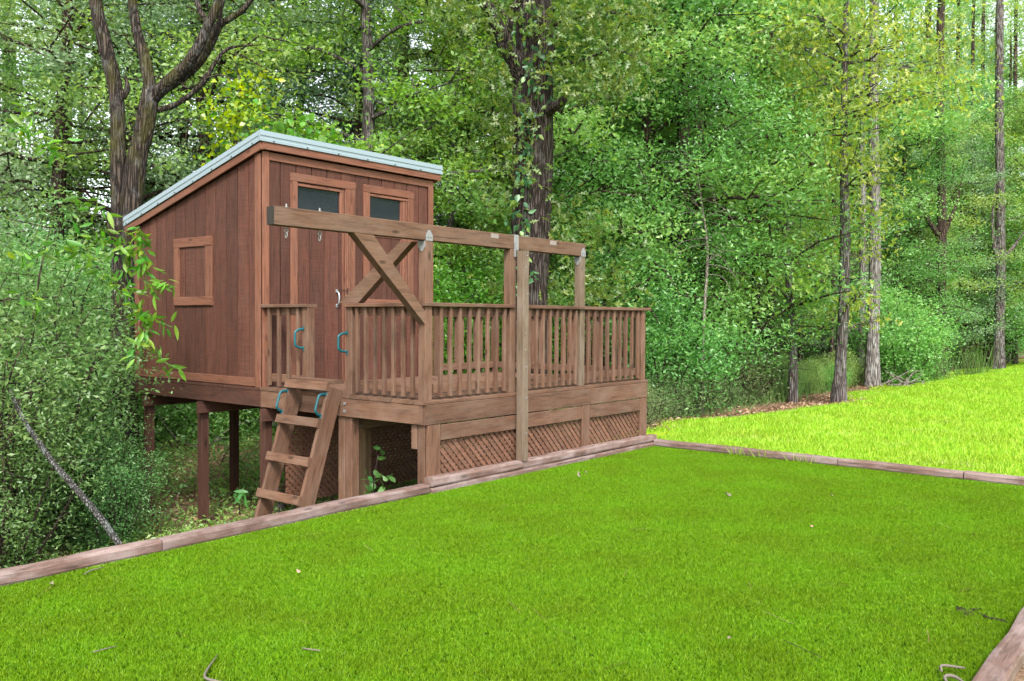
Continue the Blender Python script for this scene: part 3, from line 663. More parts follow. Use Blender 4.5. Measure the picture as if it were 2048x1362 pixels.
# ------------------------------------------------------------------ landscape timbers
def timber(a, b, label, h=.086, w=.118, seed=0):
    a, b = Vector(a), Vector(b); L = (b-a).length; n = max(3, int(L/.35)); r = np.random.default_rng(seed)
    sec = [(-.5, -.28), (-.44, -.46), (-.30, -.5), (.30, -.5), (.44, -.46), (.5, -.28), (.5, .28), (.43, .45), (.28, .5), (-.28, .5), (-.43, .45), (-.5, .28)]
    V = []; k = len(sec)
    for i in range(n+1):
        s = 1-.03*(i in (0, n)); oy, oz = r.normal(0, .0035, 2)
        V += [(-L/2+L*i/n, y*w*s*(1+r.normal(0, .012))+oy, z*h*s*(1+r.normal(0, .012))+oz) for y, z in sec]
    F = [(i*k+j, i*k+(j+1) % k, (i+1)*k+(j+1) % k, (i+1)*k+j) for i in range(n) for j in range(k)]+[tuple(range(k-1, -1, -1)), tuple(range(n*k, n*k+k))]
    o = ob('landscape_timber', mesh('landscape_timber', V, F, M_timber), None, frame((a+b)/2, b-a, Vector((0, 0, 1)).cross(b-a)))
    return tag(o, label, 'timber', 'landscape timbers edging the turf')
T = timber; yc = -.065
T((-.01, yc, -.742), (1.315, yc, -.742), 'upper timber under the left lattice panel with a rounded cut end', seed=1)
T((1.325, yc, -.740), (4.06, yc, -.744), 'longest upper timber under the middle and right lattice panels', seed=2)
T((-.03, yc-.008, -.828), (2.648, yc-.008, -.828), 'lower timber of the stacked pair touching the turf, left of its joint', seed=3)
T((2.656, yc-.008, -.828), (4.05, yc-.008, -.828), 'short lower timber under the right lattice panel, beside the turf corner', seed=4)
T((-2.655, yc-.005, -.796), (-.045, yc+.01, -.796), 'grey pink timber on the turf edge in front of the ladder foot', seed=5)
T((-5.1, yc-.02, -.793), (-2.665, yc-.005, -.796), 'timber at the far left turf edge beside the leaning pole', seed=6)
T((4.026, -.13, -.797), (4.026, -2.44, -.797), 'back timber between turf and lawn beginning at the deck corner', seed=7)
T((4.026, -2.45, -.796), (4.026, -3.70, -.797), 'middle timber between turf and sunny lawn', seed=8)
T((4.026, -3.71, -.797), (4.026, -5.0, -.797), 'front timber between turf and lawn leaving the right edge of the picture', seed=9)
T((-2.8, -4.975, -.797), (1.0, -4.975, -.797), 'near pale timber crossing the bottom right corner', seed=10)
T((1.01, -4.975, -.797), (3.96, -4.975, -.797), 'timber on the near turf edge right of the pale corner one', seed=11)

# ------------------------------------------------------------------ plants: builders
def leafquads(C, L, wr, r, up=.6, droop=0.0, D=None):
    """one folded four-cornered leaf per centre: base, side, tip, side"""
    n = len(C); d = r.normal(size=(n, 3)) if D is None else D+r.normal(size=(n, 3))*.35; d[:, 2] = d[:, 2]*.7-droop
    d /= np.linalg.norm(d, axis=1)[:, None]+1e-9
    nn = r.normal(size=(n, 3)); nn[:, 2] += up; sd_ = np.cross(d, nn); sd_ /= np.linalg.norm(sd_, axis=1)[:, None]+1e-9
    nn = np.cross(sd_, d); Ls = (L*r.uniform(.6, 1.2, n))[:, None]; w = Ls*wr*.5
    V = np.empty((n, 4, 3)); V[:, 0] = C-d*Ls*.5; V[:, 2] = C+d*Ls*.5
    V[:, 1] = C-d*Ls*.05+sd_*w+nn*w*.35; V[:, 3] = C-d*Ls*.05-sd_*w+nn*w*.35
    return V.reshape(-1, 3), np.arange(4*n).reshape(n, 4)
def oakoutline():
    P = [(0, 0), (.16, .05), (.22, .04), (.30, .17), (.36, .18), (.38, .08), (.50, .09), (.60, .25), (.67, .24), (.66, .10), (.76, .09), (.86, .15), (.88, .08), (1.0, 0)]
    return P+[(x, -y) for x, y in P[-2:0:-1]]
OAKP = oakoutline()
def shapedleaves(C, L, r, D=None, outline=OAKP, up=.5, droop=.4):
    """leaves with a cut outline, fan of quads about the midrib; returns quads"""
    n = len(C); d = r.normal(size=(n, 3)) if D is None else D+r.normal(size=(n, 3))*.4; d[:, 2] -= droop
    d /= np.linalg.norm(d, axis=1)[:, None]; nn = r.normal(size=(n, 3)); nn[:, 2] += up
    s = np.cross(d, nn); s /= np.linalg.norm(s, axis=1)[:, None]; nn = np.cross(s, d); Ls = (L*r.uniform(.65, 1.15, n))
    h = len(outline)//2+1; top = np.array(outline[:h]); k = len(top)
    loc = np.concatenate([np.stack([top[:, 0], top[:, 1]*0], 1), top, top*[1, -1]])
    F0 = [(i, i+1, k+i+1, k+i) for i in range(k-1)]+[(i+1, i, 2*k+i, 2*k+i+1) for i in range(k-1)]
    V = C[:, None]+(loc[None, :, 0, None]-.1)*(d*Ls[:, None])[:, None]+loc[None, :, 1, None]*(s*Ls[:, None])[:, None]+(np.abs(loc[:, 1])*.35-.25*loc[:, 0]**2)[None, :, None]*(nn*Ls[:, None])[:, None]
    F = (np.array(F0)[None]+(np.arange(n)*3*k)[:, None, None]).reshape(-1, 4)
    return V.reshape(-1, 3), F, len(F0)
def skeleton(seed, H, r0, cb, R, nl, rise=.35, prof=None, wob=.25, sub=4, sides=9, top=.03):
    r = np.random.default_rng(seed); acc = Acc(); cl = []
    tz = np.linspace(0, H, 8); tp_ = np.stack([np.cumsum(r.normal(0, wob*.4, 8)), np.cumsum(r.normal(0, wob*.4, 8)), tz], 1); tp_[:2, :2] = 0
    tr = r0*(1-tz/H)**.8+top; tr[0] *= 1.35
    P = smooth_path(tp_, 4); acc.add(*tube(P, np.interp(P[:, 2], tz, tr), sides, noise=.10))
    for i in range(nl):
        f = (i+r.random())/nl; h = cb+(H*.97-cb)*f; base = np.array([np.interp(h, tz, tp_[:, j]) for j in range(3)])
        az = i*2.4+r.normal(0, .4); ln = R*(prof(f) if prof else (1-.65*f)*r.uniform(.75, 1.15)); u = np.array([math.cos(az), math.sin(az), 0])
        pts = [base]
        for s in (.33, .66, 1.0): pts.append(base+u*ln*s+np.array([0, 0, ln*rise*s*(1.15-.5*s)])+r.normal(0, .07*ln, 3))
        lr = max(.012, np.interp(h, tz, tr)*.42); Q = smooth_path(pts, 3); acc.add(*tube(Q, np.linspace(lr, .008, len(Q)), 6))
        for s in (.45, .7, .88, 1.0): cl.append(Q[int(s*(len(Q)-1))])
        for j in range(sub):
            s = r.uniform(.25, .95); b = Q[int(s*(len(Q)-1))]; v = u*.5+r.normal(0, .75, 3); v[2] = v[2]*.5+.1; e = b+v*ln*.42
            acc.add(*tube(np.array([b, (b+e)/2+r.normal(0, .06*ln, 3), e]), [lr*.45, lr*.3, .005], 5)); cl += [e, (b+e)/2]
    return acc, np.array(cl)
def treemesh(seed, H, r0, cb, R, nl, nleaf, L, wr, sig, lm, bm, rise=.35, prof=None, droop=.1, up=.6, wob=.25, sub=4, lowbias=0.0, shaped=False, top=.03):
    acc, cl = skeleton(seed, H, r0, cb, R, nl, rise, prof, wob, sub, top=top); r = np.random.default_rng(seed+100)
    wgt = np.exp(-lowbias*np.clip(cl[:, 2]-9, 0, 99)); wgt /= wgt.sum(); cr = r.random(len(cl))
    ci = r.choice(len(cl), nleaf, p=wgt); C = cl[ci]+r.normal(0, 1, (nleaf, 3))*np.array([sig, sig, sig*.5])
    keep = C[:, 2] > .15; C, ci = C[keep], ci[keep]
    A = np.clip(.55*r.random(len(C))+.45*cr[ci]+r.normal(0, .05, len(C)), 0, 1)
    if shaped:
        V, F, k = shapedleaves(C, L, r, up=up, droop=droop); A = np.repeat(A, k)
    else: V, F = leafquads(C, L, wr, r, up, droop)
    return acc.mesh('trunk', bm), npmesh('crown', V, F, 4, lm, A)
def place(name, ms, label, cat, loc, rz, sc, group, parts=('trunk', 'crown')):
    t = thing(name, label, cat, loc, group, rz, sc)
    for pn, me in zip(parts, ms):
        o = ob(pn, me, t, WM[t.name])
        if pn in ('crown', 'foliage'): o['kind'] = 'stuff'
    return t

# prototypes, mesh data shared by every tree of the kind
oval = lambda f: (.55+.9*math.sin(PI*min(1, f*1.15+.12)))*.72
PT = {
 'mid':  treemesh(11, 17, .16, 1.6, 3.4, 34, 34000, .115, .50, .30, L_mid, B_brown, .30, oval, .15, .6, .25, 4, .10),
 'blue': treemesh(12, 16, .14, 1.0, 3.2, 36, 36000, .105, .42, .27, L_blue, B_brown, .28, oval, .2, .5, .30, 4, .10),
 'yel':  treemesh(13, 15, .13, 2.2, 3.0, 30, 26000, .125, .46, .28, L_yel, B_grey, .25, oval, .3, .5, .30, 4, .10),
 'dark': treemesh(14, 12, .15, .4, 3.1, 40, 62000, .095, .36, .34, L_dark, B_brown, .30, lambda f: 1.05-.55*f, .1, .6, .2, 5, .10),
 'tall': treemesh(15, 21, .20, 7.5, 3.3, 26, 30000, .14, .45, .38, L_mid, B_grey, .25, oval, .2, .6, .15, 4, .05, top=.05),
}
def shrubmesh(seed, H, R, ns, nleaf, L, wr, sig, lm, bm, up=.6, droop=0.0, lowk=.1):
    r = np.random.default_rng(seed); acc = Acc(); cl = []
    for i in range(ns):
        az = i*2.4+r.normal(0, .5); rad = R*math.sqrt(r.random()); h = H*(1-.45*(rad/R)**2)*r.uniform(.75, 1.05)
        b = np.array([math.cos(az), math.sin(az), 0])*rad*.25; e = np.array([math.cos(az)*rad, math.sin(az)*rad, h])
        Q = smooth_path([b, b*.5+e*.45+r.normal(0, .10, 3), e*.85+r.normal(0, .08, 3), e], 3); acc.add(*tube(Q, np.linspace(.022, .004, len(Q)), 5))
        for s in np.linspace(lowk, 1, 9):
            q = Q[int(s*(len(Q)-1))]; cl.append(q+r.normal(0, .12, 3)); v = r.normal(0, .30*R/1.5, 3); v[2] *= .5; cl.append(q+v)
            acc.add(*tube(np.array([q, q+v*.5+r.normal(0, .02, 3), q+v]), [.007, .005, .002], 4))
    cl = np.array(cl); cr = r.random(len(cl)); ci = r.integers(0, len(cl), nleaf); C = cl[ci]+r.normal(0, 1, (nleaf, 3))*np.array([sig, sig, sig*.75])
    k = C[:, 2] > .03; C, ci = C[k], ci[k]; A = np.clip(.55*r.random(len(C))+.45*cr[ci], 0, 1); V, F = leafquads(C, L, wr, r, up, droop)
    return acc.mesh('stems', bm), npmesh('foliage', V, F, 4, lm, A)
M_weed2 = leafmat('pale_weed_leaves', (0.074, 0.142, 0.047), (0.128, 0.216, 0.074), (0.230, 0.284, 0.121), .4, .02, .6)
PS = {
 'privet': shrubmesh(21, 4.3, 1.55, 42, 26000, .072, .40, .17, L_privet, B_brown, .7),
 'privetb': shrubmesh(22, 3.4, 1.45, 36, 20000, .068, .40, .16, L_privet, B_brown, .7),
 'leafy': shrubmesh(23, 2.6, 1.3, 26, 22000, .085, .50, .20, L_mid, B_brown, .6),
 'bright': shrubmesh(26, 2.7, 1.4, 30, 24000, .080, .55, .20, L_smilax, B_brown, .7),
 'weedy': shrubmesh(24, 1.1, .95, 34, 12000, .050, .36, .15, M_weed2, B_brown, .5),
 'deep': shrubmesh(25, 2.8, 1.5, 30, 26000, .085, .42, .22, L_dark, B_brown, .6),
}
SP = ('stems', 'foliage')

# ------------------------------------------------------------------ the big oak behind the deck
def px(*pts): return [at(*p) for p in pts]
oak = thing('oak_tree', 'big dark trunked oak behind the deck with creeper climbing its bark', 'tree', tuple(at(1058, 760, 13.2)[:2])+(-1.0,))
base = at(1058, 700, 13.2)
tp_ = [(base[0]-.02, base[1], -1.35)]+px((1054, 700, 13.2), (1058, 560, 13.2), (1062, 430, 13.2), (1068, 300, 13.2), (1066, 230, 13.2), (1068, 120, 13.2), (1070, 0, 13.2), (1074, -150, 13.2), (1085, -420, 13.3), (1100, -700, 13.5))
def barktrunk(path, rad, sides=44, seed=0, m=9):
    P = smooth_path(path, m); n = len(P); r = np.interp(np.linspace(0, 1, n), np.linspace(0, 1, len(rad)), rad)
    V, F = tube(P, r, sides); V = V.reshape(n, sides, 3); out = V.copy()
    for i in range(n):
        for j in range(sides):
            v = V[i, j]; d = v-P[i]; d /= np.linalg.norm(d)+1e-9; a = 2*PI*j/sides
            q = Vector((math.cos(a)*r[i]*13, math.sin(a)*r[i]*13, P[i][2]*2.3+seed))
            rg = 1-abs(mnoise.noise(q))*2.0; out[i, j] = v+d*(.030*max(-.6, rg)+.02*mnoise.noise(q*.35))
    return npmesh('trunk', out.reshape(-1, 3), F, 4, B_oak, None, True)
ob('trunk', barktrunk(tp_, [.34, .285, .275, .275, .275, .29, .26, .245, .23, .18, .1], 48, 3, 10), oak, WM[oak.name] @ WM[oak.name].inverted())
def limb(parent, pts, rad, bm, name='limb', sides=10, noise=.07):
    return ob(name, tubemesh(name, pts, rad, bm, sides, 6, noise), parent)
limb(oak, px((1052, 180, 13.15), (1035, 130, 13.0), (1012, 95, 12.9), (1000, 62, 12.8), (985, 30, 12.75), (968, 0, 12.7), (950, -60, 12.6)), [.15, .135, .12, .10, .095, .09, .06], B_oak)
limb(oak, px((1014, 92, 12.88), (1018, 50, 12.8), (1022, 25, 12.8), (1045, -10, 12.7), (1060, -60, 12.6)), [.085, .06, .06, .05, .03], B_oak)
limb(oak, px((1016, 40, 12.82), (1000, 15, 12.8), (985, -10, 12.7)), [.04, .035, .02], B_oak)
limb(oak, px((1085, 225, 13.1), (1110, 212, 12.9), (1128, 200, 12.8), (1140, 190, 12.75)), [.13, .075, .055, .03], B_oak)
limb(oak, px((1088, 150, 13.1), (1120, 130, 12.6), (1165, 120, 12.2), (1230, 100, 12.0), (1300, 130, 12.0)), [.03, .022, .018, .012, .006], B_oak)
limb(oak, px((1085, 60, 13.1), (1135, 40, 12.7), (1200, 25, 12.4), (1270, 30, 12.2)), [.04, .03, .02, .008], B_oak)
limb(oak, px((1085, 160, 13.1), (1110, 90, 12.6), (1125, 20, 12.4)), [.03, .02, .008], B_oak)
for az in range(7):    # big limbs above the frame carrying the canopy
    a = az*.9+.3; b0 = at(1078+az, -180-az*60, 13.25); L_ = 4.2-.25*az
    e = b0+np.array([math.cos(a), math.sin(a), .45])*L_
    limb(oak, [b0, (b0+e)/2+np.array([0, 0, .3]), e], [.11, .07, .02], B_oak)
r = np.random.default_rng(5)
# leaf sprays of the lower canopy: (px, py, depth, spread px x, spread px y, count)
SPR = [(1160, 60, 12.3, 55, 40, 260), (1230, 90, 12.1, 45, 50, 280), (1180, 140, 12.2, 55, 28, 260), (1245, 150, 12.1, 32, 24, 150), (1120, 20, 12.5, 45, 25, 150), (1260, 30, 12.2, 45, 30, 200),
       (1165, 185, 12.3, 45, 12, 90), (960, 110, 12.6, 25, 35, 90), (930, 40, 12.5, 40, 22, 110), (900, 8, 12.4, 45, 12, 90), (1000, 145, 12.7, 22, 28, 70), (985, 20, 12.7, 35, 18, 70),
       (1010, 215, 12.8, 32, 18, 55), (1000, 250, 12.8, 36, 16, 60), (1055, 235, 12.75, 26, 20, 50), (985, 300, 12.9, 26, 22, 40), (1040, 330, 12.8, 26, 22, 40), (1005, 385, 12.9, 16, 36, 40), (1075, 350, 12.75, 18, 18, 24),
       (1120, 430, 13.3, 45, 30, 120), (1165, 480, 13.3, 40, 30, 120), (1185, 560, 13.3, 45, 25, 150), (1220, 590, 13.3, 35, 14, 90), (1110, 560, 13.3, 30, 30, 70), (1000, 570, 13.4, 22, 22, 40)]
OC, OV = [], []
for x, y, d, sx, sy, n in SPR:
    p = np.array([at(x+r.normal(0, sx), y+r.normal(0, sy), d+r.normal(0, .35)) for _ in range(n)]); OC.append(p)
OC = np.concatenate(OC); keep = np.array([(c-CAM)@FWD > 11.6 for c in OC]); OC = OC[keep]; r.shuffle(OC)
leafme = []
for i in range(6):
    V, F, k = shapedleaves(np.zeros((1, 3)), np.array([1.0]), np.random.default_rng(i), D=np.array([[1., 0, 0]]), droop=0); leafme.append(npmesh('leaf', V/1.0, F, 4, L_oak, np.full(k, .15+.16*i)))
def leafparts(parent, C, L, metas, r, droop=.5, D=None, limit=300):
    for i in range(min(limit, len(C))):
        d = Vector(r.normal(size=3)) if D is None else Vector(D[i])+Vector(r.normal(size=3))*.4
        d.z -= droop; nn = Vector(r.normal(size=3))+Vector((0, 0, .5)); s = L*r.uniform(.7, 1.15)
        ob('leaf', metas[i % len(metas)], parent, frame(C[i], d, nn.cross(d)) @ Matrix.Scale(s, 4))
leafparts(oak, OC, .17, leafme, r)
rest = OC[300:]; V, F, k = shapedleaves(rest, .165, r); A = np.repeat(np.clip(r.normal(.45, .25, len(rest)), 0, 1), k)
# canopy above the frame, that shades the deck
cc = np.array([at(1080, -300, 13.2)+np.array([math.cos(t)*rr, math.sin(t)*rr, z]) for t, rr, z in zip(r.uniform(0, 6.28, 160), r.uniform(.5, 5.0, 160), r.uniform(-.8, 4.5, 160))])
C2 = cc[r.integers(0, 160, 9000)]+r.normal(0, .45, (9000, 3)); C2 = C2[((C2-CAM)@UP)/((C2-CAM)@FWD) > .40]
V2, F2, k2 = shapedleaves(C2, .17, r)
oc = ob('foliage', npmesh('foliage', np.concatenate([V, V2]), np.concatenate([F, F2+len(V)]), 4, L_oak, np.concatenate([A, np.repeat(np.clip(r.normal(.45, .25, len(C2)), 0, 1), k2)])), oak); oc['kind'] = 'stuff'
# creeper on the trunk
def simpleleaf(name, mat, val, pts, fold=.3):
    k = len(pts); V = [(x, 0, -.15*x*x) for x, y in pts]+[(x, y, abs(y)*fold-.15*x*x) for x, y in pts]+[(x, -y, abs(y)*fold-.15*x*x) for x, y in pts]
    F = [(i, i+1, k+i+1, k+i) for i in range(k-1)]+[(i+1, i, 2*k+i, 2*k+i+1) for i in range(k-1)]
    return npmesh(name, V, F, 4, mat, np.full(len(F), val))
ovate = [(0, 0), (.12, .16), (.3, .27), (.5, .27), (.75, .15), (1, 0)]; lance = [(0, 0), (.1, .06), (.3, .125), (.55, .13), (.8, .07), (1, 0)]; heart = [(0, .0), (-.06, .2), (.1, .40), (.4, .42), (.7, .24), (1, 0)]
ivm = [simpleleaf('leaf', L_ivy, v, ovate) for v in (.15, .4, .6, .95)]
cr_ = thing('creeper', 'green five leaved creeper climbing the left side of the big oak trunk', 'vine', tuple(at(1035, 760, 12.85)[:2])+(-1.0,))
ob('stem', tubemesh('stem', px((1032, 720, 12.85), (1030, 560, 12.85), (1040, 420, 12.85), (1045, 300, 12.83), (1062, 200, 12.83), (1068, 100, 12.85), (1060, 10, 12.85)), [.012, .010, .010, .009, .008, .007, .004], B_brown, 6, 6), cr_)
ob('stem', tubemesh('stem', px((1026, 640, 12.8), (1027, 440, 12.78), (1026, 300, 12.75), (1024, 120, 12.7)), [.007, .006, .005, .003], B_brown, 5, 5), cr_)
IC = []
for yy in np.linspace(10, 640, 64):
    x = np.interp(yy, [10, 100, 200, 300, 420, 560, 700], [1062, 1068, 1062, 1045, 1040, 1032, 1030])+r.normal(0, 15); c0 = at(x, yy+r.normal(0, 5), 12.80+r.normal(0, .03))
    for _ in range(5): IC.append(c0+r.normal(0, .055, 3))
leafparts(cr_, np.array(IC), .115, ivm, r, .7)

# ------------------------------------------------------------------ twin trunked bare tree behind the playhouse
tw = thing('twin_trunk_tree', 'twin trunked tree with mossy bark and bare limbs behind the left side of the playhouse', 'tree', tuple(at(258, 820, 12.4)[:2])+(-1.9,))
D0 = 12.4
limb(tw, px((252, 1010, D0), (250, 820, D0), (246, 600, D0), (244, 470, D0), (238, 380, D0), (236, 300, D0), (234, 200, D0), (222, 140, D0), (208, 80, D0), (196, 30, D0), (188, -30, D0), (180, -160, D0)), [.20, .17, .16, .145, .112, .105, .10, .10, .098, .09, .085, .05], B_twin, 'trunk', 16, .06)
limb(tw, px((250, 640, D0+.05), (256, 520, D0-.02), (264, 400, D0-.05), (274, 320, D0-.05), (288, 260, D0-.05), (298, 205, D0-.05), (302, 182, D0-.05)), [.18, .16, .15, .135, .13, .125, .115], B_twin, 'trunk', 16, .06)
limb(tw, px((303, 200, D0-.05), (296, 150, D0-.08), (288, 110, D0-.1), (276, 70, D0-.1), (268, 30, D0-.1), (264, -20, D0-.1), (258, -120, D0)), [.10, .085, .08, .07, .065, .06, .03], B_twin)
limb(tw, px((305, 195, D0-.05), (335, 165, D0-.1), (368, 135, D0-.1), (395, 98, D0-.15), (412, 60, D0-.15), (432, 15, D0-.15), (444, -30, D0-.15)), [.10, .085, .08, .075, .068, .06, .045], B_twin)
limb(tw, px((312, 200, D0), (330, 180, D0+.05), (370, 152, D0+.1), (404, 118, D0+.1), (425, 78, D0+.1), (440, 48, D0+.1), (455, 40, D0+.1), (485, 20, D0+.1), (515, -15, D0+.1)), [.05, .055, .06, .06, .062, .06, .045, .04, .03], B_twin)
limb(tw, px((443, 50, D0+.1), (440, 30, D0+.1), (446, 0, D0+.1)), [.04, .035, .03], B_twin)
limb(tw, px((428, 70, D0+.1), (410, 40, D0+.15), (398, 15, D0+.2), (388, -15, D0+.2)), [.05, .04, .04, .03], B_twin)
limb(tw, px((315, 220, D0), (345, 212, D0), (380, 190, D0), (412, 158, D0), (430, 125, D0), (452, 100, D0), (480, 92, D0), (515, 90, D0)), [.045, .038, .036, .034, .028, .024, .016, .008], B_twin)
limb(tw, px((244, 195, D0), (255, 175, D0), (250, 150, D0)), [.06, .04, .01], B_twin)
for a_, b_, c_ in (((282, 110), (262, 92), (243, 60)), ((300, 240), (275, 235), (258, 225)), ((410, 158), (440, 150), (470, 160)), ((340, 165), (300, 150), (270, 160)), ((350, 145), (372, 175), (400, 165))):
    limb(tw, px((*a_, D0), (*b_, D0-.1), (*c_, D0-.2)), [.018, .012, .004], B_twin, 'twig', 6, 0)
limb(tw, px((250, 560, D0-.1), (225, 470, D0-.3), (214, 430, D0-.4)), [.05, .04, .02], B_twin)

# ------------------------------------------------------------------ shrubs at the left, near the camera
def shrub(kind, loc, rz, sc, label, group=None, cat='shrub', name='shrub'):
    return place(name, PS[kind], label, cat, (loc[0], loc[1], gzf(loc[0], loc[1])-.05), rz, sc, group, SP)
def onground(x_, d): p = at(x_, 700, d); return p[0], p[1]
PG = 'privet thicket left of the playhouse'
shrub('privet', onground(-40, 9.4), .3, .98, 'tall small leaved privet bush at the left edge of the picture', PG, name='privet_shrub')
shrub('privet', onground(85, 11.0), 2.1, .84, 'tall privet bush in front of the twin trunked tree', PG, name='privet_shrub')
shrub('privetb', onground(-170, 8.2), 4.0, .95, 'privet bush cut by the left edge above the timber', PG, name='privet_shrub')
shrub('privetb', onground(-15, 8.2), 1.2, .62, 'lower privet bush around the leaning pole', PG, name='privet_shrub')
shrub('privetb', onground(215, 9.7), 5.1, .42, 'small privet bush growing against the left corner stilt', PG, name='privet_shrub')
shrub('privetb', onground(150, 10.0), 2.6, .55, 'middle sized privet bush between the leaning pole and the corner stilt', PG, name='privet_shrub')
shrub('privet', onground(20, 12.6), 3.4, 1.02, 'taller privet bush behind the left edge ones', PG, name='privet_shrub')
shrub('privetb', onground(130, 13.4), .9, 1.05, 'privet bush behind and left of the twin trunks', PG, name='privet_shrub')
shrub('leafy', onground(330, 17.0), .9, .6, 'dense green bush seen under the playhouse floor', None)
shrub('leafy', onground(455, 16.5), 2.9, .5, 'leafy green bush behind the rear stilts', None)
shrub('leafy', onground(590, 16.2), 4.9, .6, 'dark green bush behind the ladder', None)
shrub('bright', onground(945, 15.6), 1.9, 1.05, 'bright sunlit shrub seen over the deck railing beside the big oak')
shrub('bright', onground(890, 16.8), 4.0, 1.1, 'bright sunlit shrub behind the right playhouse corner')
shrub('bright', onground(1010, 17.4), 3.0, .9, 'bright shrub low behind the big oak')
# bright vine with long leaves hanging over the wall corner
vn = thing('smilax_vine', 'bright green vine with long pointed leaves hanging over the left wall corner', 'vine', tuple(at(270, 760, 9.6)[:2])+(-1.4,))
lm_ = [simpleleaf('leaf', L_smilax, v, lance) for v in (.1, .35, .6, .95)]
VC, VD = [], []
runs = [[(160, 470, 9.3), (200, 475, 9.3), (235, 490, 9.3), (262, 500, 9.3), (282, 470, 9.3), (278, 455, 9.3)], [(262, 500, 9.3), (285, 540, 9.3), (300, 570, 9.3), (320, 572, 9.3), (346, 570, 9.3)], [(240, 500, 9.35), (252, 545, 9.3), (262, 590, 9.3), (280, 630, 9.3), (310, 640, 9.3), (345, 655, 9.3)],
        [(285, 620, 9.3), (288, 660, 9.25), (275, 690, 9.2), (262, 715, 9.2)], [(285, 670, 9.3), (305, 690, 9.3), (318, 710, 9.3), (330, 725, 9.3), (355, 735, 9.3)], [(150, 500, 9.2), (180, 530, 9.2), (225, 560, 9.2), (245, 600, 9.2)], [(280, 480, 9.3), (292, 510, 9.3), (305, 530, 9.3)]]
for rn in runs:
    Q = smooth_path(px(*rn), 6); ob('stem', tubemesh('stem', Q[::2] if len(Q[::2]) > 2 else Q, .004, L_smilax, 5, 2), vn)
    for i in range(len(Q)-1):
        for _ in range(2 if rn is not runs[4] else 1):
            VC.append(Q[i]+r.normal(0, .035, 3)); VD.append((Q[min(i+1, len(Q)-1)]-Q[i])*4+r.normal(0, .5, 3))
for x, y, n in ((215, 480, 22), (255, 530, 26), (272, 490, 20), (235, 555, 16), (290, 590, 10)):
    for _ in range(n): VC.append(at(x+r.normal(0, 18), y+r.normal(0, 18), 9.3+r.normal(0, .12))); VD.append(r.normal(size=3))
leafparts(vn, np.array(VC), .155, lm_, r, .35, np.array(VD))
vn2 = thing('smilax_vine', 'yellow green vine with long leaves over the top of the privet at the left', 'vine', tuple(at(110, 760, 9.0)[:2])+(-1.4,))
VC, VD = [], []
for rn in ([(20, 240, 8.7), (40, 262, 8.7), (60, 250, 8.7)], [(35, 220, 8.7), (55, 225, 8.7), (70, 235, 8.7)], [(50, 258, 8.7), (90, 290, 8.7), (115, 290, 8.7), (135, 280, 8.7)], [(85, 275, 8.7), (110, 300, 8.7), (140, 318, 8.7)], [(150, 400, 9.0), (175, 408, 9.0), (200, 415, 9.0), (215, 425, 9.0)], [(40, 510, 8.6), (60, 520, 8.6), (75, 515, 8.6)], [(45, 590, 8.6), (65, 600, 8.6), (80, 612, 8.6)], [(80, 480, 8.7), (105, 500, 8.7), (130, 490, 8.7)]):
    Q = smooth_path(px(*rn), 5); ob('stem', tubemesh('stem', Q[::2] if len(Q[::2]) > 2 else Q, .003, L_smilax, 5, 2), vn2)
    for i in range(len(Q)-1): VC.append(Q[i]+r.normal(0, .03, 3)); VD.append((Q[i+1]-Q[i])*5+r.normal(0, .5, 3))
leafparts(vn2, np.array(VC), .17, lm_, r, .15, np.array(VD))
# yellow vine and redbud above the roof
yv = thing('yellow_vine_sapling', 'sapling covered by a yellow leaved vine above the roof slope', 'tree', tuple(at(480, 700, 16)[:2])+(-1.6,))
ob('trunk', tubemesh('trunk', px((470, 860, 16), (476, 500, 16), (470, 300, 16), (482, 180, 16), (470, 125, 16)), [.05, .045, .035, .02, .006], B_brown, 7, 5), yv)
YC = np.array([at(x+r.normal(0, sx), y+r.normal(0, sy), 15.8+r.normal(0, .35)) for x, y, sx, sy, n in ((470, 170, 18, 22, 90), (515, 190, 22, 16, 70), (450, 240, 22, 22, 90), (490, 235, 28, 20, 110), (465, 300, 26, 28, 120), (535, 150, 15, 8, 22), (425, 210, 10, 16, 25), (440, 350, 30, 26, 100)) for _ in range(n)])
gm = [simpleleaf('leaf', L_gold, v, heart) for v in (.1, .4, .8)]+[simpleleaf('leaf', L_smilax, v, heart) for v in (.2, .7)]
r.shuffle(YC); leafparts(yv, YC, .10, gm, r, .5); V, F = leafquads(YC[300:], .11, .8, r); ob('foliage', npmesh('foliage', V, F, 4, L_gold, r.random(len(F))), yv)['kind'] = 'stuff'
rb = thing('redbud_sapling', 'young redbud with round bright green leaves just over the roof ridge', 'tree', tuple(at(610, 700, 14.5)[:2])+(-1.5,))
ob('trunk', tubemesh('trunk', px((600, 860, 14.5), (598, 500, 14.5), (600, 330, 14.5), (620, 265, 14.5), (690, 290, 14.4)), [.04, .035, .025, .012, .005], B_brown, 7, 5), rb)
RC = np.array([at(x+r.normal(0, sx), y+r.normal(0, sy), 14.4+r.normal(0, .3)) for x, y, sx, sy, n in ((575, 245, 14, 10, 26), (620, 265, 26, 9, 50), (660, 275, 16, 8, 24), (580, 270, 16, 8, 26), (610, 240, 16, 8, 22), (560, 265, 10, 8, 20), (530, 265, 14, 10, 24), (590, 300, 40, 16, 60)) for _ in range(n)])
leafparts(rb, RC, .125, [simpleleaf('leaf', L_smilax, v, heart) for v in (.1, .3, .5, .8)], r, .6)
